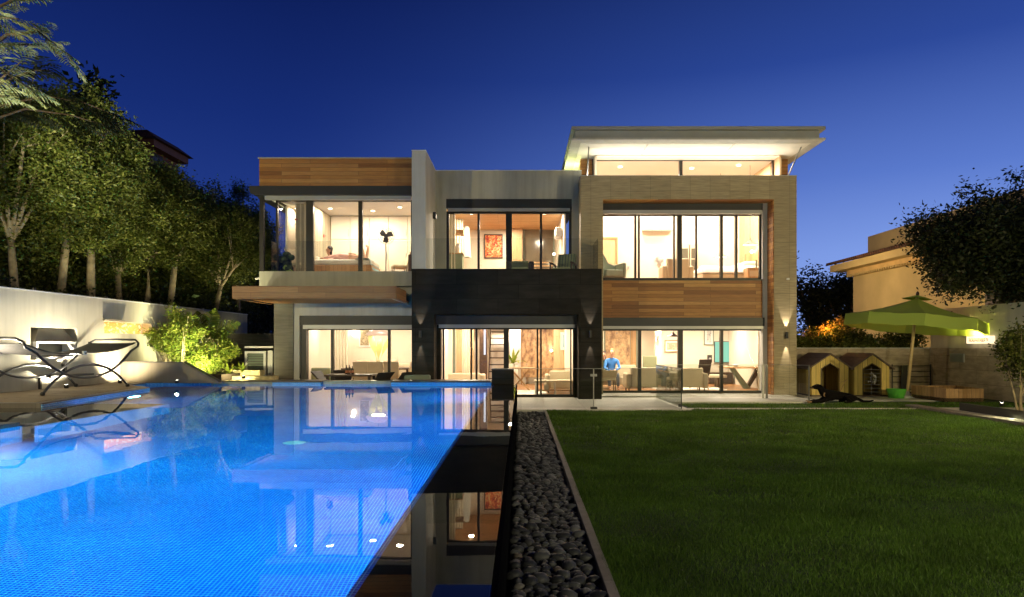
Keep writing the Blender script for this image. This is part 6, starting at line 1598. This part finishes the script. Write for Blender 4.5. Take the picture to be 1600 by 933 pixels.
# ---------------- living room
FG = .06; yb = 27.58
t = thing('tall_mirror', 'dark framed garden mirror with painted brown reflections at the left of the living room', 'mirror', (XX(975, 25.6), 25.6, FG)); bx('mirror_frame', M['greygreen'], t, -.75, .50, -.03, .03, .5, 2.45); bx('mirror_panel', M['bronze'], t, -.70, .22, -.045, -.031, .75, 2.35); bx('side_panel', M['midwood'], t, .24, .45, -.045, -.031, .6, 2.40)  # mottled brown colour stands in for the mirror's reflections
sofa('cream leather sofa under the two seated people', XX(965, 24.1), 24.25, FG, 1.75, .9, .82, M['cream'], 0)
sofa('cream sofa seen from behind, left of the thick mullion', XX(1012, 22.75), 22.75, FG, 1.55, .85, .80, M['cream'], PI)
sofa('cream sofa seen from behind, right of the thick mullion', XX(1078, 22.85), 22.85, FG, 1.0, .85, .78, M['cream'], PI)
dchair('cream swivel chair with a dark slanted leg behind the left pane', XX(950, 22.5), 22.5, FG, PI, M['cream'], M['darkwood'], None, .72, .1, name='lounge_chair')
dchair('olive backed bar chair standing behind the sofa', XX(1013, 24.4), 24.4, FG, PI, M['sage'], M['darkwood'], None, 1.15, .0, name='bar_chair')
dchair('brown backed chair between the sofas and the media unit', XX(1092, 23.6), 23.6, FG, PI + .4, M['rattan'], M['midwood'], None, 1.05, .05, name='desk_chair')
t = thing('television', 'mint green lit flat television on the living room back wall', 'television', (XX(1127.5, yb), yb - .02, ZZ(550, yb)))
w = (XX(1140, yb) - XX(1116, yb)) / 2; h_ = (ZZ(533, yb) - ZZ(566, yb)) / 2
bx('casing', M['black'], t, -w, w, -.06, 0, -h_, h_); bx('screen', m_emit('mint_screen', (.28, .85, .62), .85), t, -w + .02, w - .02, -.065, -.061, -h_ + .02, h_ - .02)
picture('dark framed landscape picture left of the television', XX(1107.5, yb), yb, ZZ(526, yb), .40, .70, [(.2, .2, .2), (.5, .5, .48), (.7, .68, .62)], M['greygreen'])
picture('larger dark framed landscape picture at the right of the living room', XX(1170, yb), yb, ZZ(526, yb), .52, .75, [(.08, .08, .09), (.3, .3, .3), (.55, .52, .48)], M['darkwood'])
picture('wide picture with an orange mount behind the thick mullion', XX(1050, yb), yb, ZZ(541, yb), .62, .50, [(.7, .5, .35), (.6, .3, .2), (.8, .7, .5)], M['midwood'])
t = thing('wall_lamp', 'slim bright up and down lamp on the living room wall', 'wall lamp', (XX(1028, 26.6), 26.6, ZZ(528, 26.6))); MB().tube([(0, -.08, -.1), (0, -.08, .1)], .04, 10).build('lamp_body', M['steel'], t); bx('pilaster', M['room'], t, -.1, .1, .0, .12, -1.9, .62)
for s in (-1, 1): lamp('SPOT', 'lamp_beam', (XX(1028, 26.6), 26.5, ZZ(528, 26.6) + s * .12), 40, (1, .9, .7), .01, target=(XX(1028, 26.6), 26.6, ZZ(528, 26.6) + s * 1.2), angle=40)
pendant('dark dome pendant lamp near the living room ceiling', XX(1052, 25.0), 25.0, 2.61, ZZ(526, 25.0), .26, 8, .16, 'shutter')
t = thing('media_unit', 'low dark media cabinet under the mint television', 'cabinet', (XX(1125, 26.9), 27.0, FG)); bx('cabinet_body', M['darkwood'], t, -.5, .45, -.3, .2, .02, .46, bevel=.01); bx('drawer_front', M['rattan'], t, -.46, .41, -.312, -.301, .06, .42)
for i, (px, py, lab) in enumerate([(1108, 560.5, 'small black speaker left of the television'), (1149.5, 563.5, 'small black speaker right of the television')]):
    t = thing('speaker', lab, 'speaker', (XX(px, 27.3), 27.3, ZZ(py, 27.3))); bx('speaker_body', M['black'], t, -.08, .08, -.14, 0, -.15, .15, bevel=.01); MB().tube([(0, 0, 0), (0, .25, 0)], .02, 6).build('bracket', M['black'], t); MB().lathe([(.0005, .145), (.05, .142)], 14, Matrix.Rotation(PI / 2, 4, 'X')).build('cone', M['track'], t)
t = thing('coffee_table', 'white oblong coffee table between sofas and television', 'table', (XX(1106, 24.8), 24.8, FG)); bx('tabletop', M['cream'], t, -.7, .6, -.35, .35, .36, .46, bevel=.02); bx('leg', M['darkwood'], t, -.6, -.4, -.2, .2, 0, .359); bx('leg', M['darkwood'], t, .3, .5, -.2, .2, 0, .359)
t = thing('dining_table', 'sculptural table with V shaped timber base at the right of the living room', 'table', (XX(1166, 24.2), 24.2, FG)); bx('tabletop', M['midwood'], t, -.85, .72, -.45, .45, .72, .77, bevel=.008)
MB().prismy([(-.45, .72), (-.62, .72), (-.12, 0), (.12, 0)], -.15, .0).build('leg', M['greygreen'], t); MB().prismy([(.12, 0), (.55, .72), (.38, .72), (-.02, 0)], .01, .16).build('leg', M['darkwood'], t)
t = thing('bowl', 'small white bowl on the sculptural table', 'bowl', (XX(1150, 24.2), 24.2, FG + .771)); MB().lathe([(.0005, .01), (.06, .01), (.13, .08), (.12, .08), (.05, 0), (.0005, 0)], 18).build('bowl_body', M['white'], t, smooth=True)
blades('table_plant', 'small trailing plant on a stand in front of the media cabinet', XX(1100, 24.6), 24.6, .53, 20, .30, .05, 95, M['leafbright'], .9)
t = thing('rug', 'pale rug on the living room floor near the glass', 'rug', (XX(1085, 23.8), 23.9, FG)); bx('rug_cloth', M['linen'], t, -1.4, 1.0, -.6, 1.0, .001, .015)
curtain('pale curtain at the right end of the living room', XX(1186, 22.6), XX(1190, 22.6), 22.7, FG, 2.4)
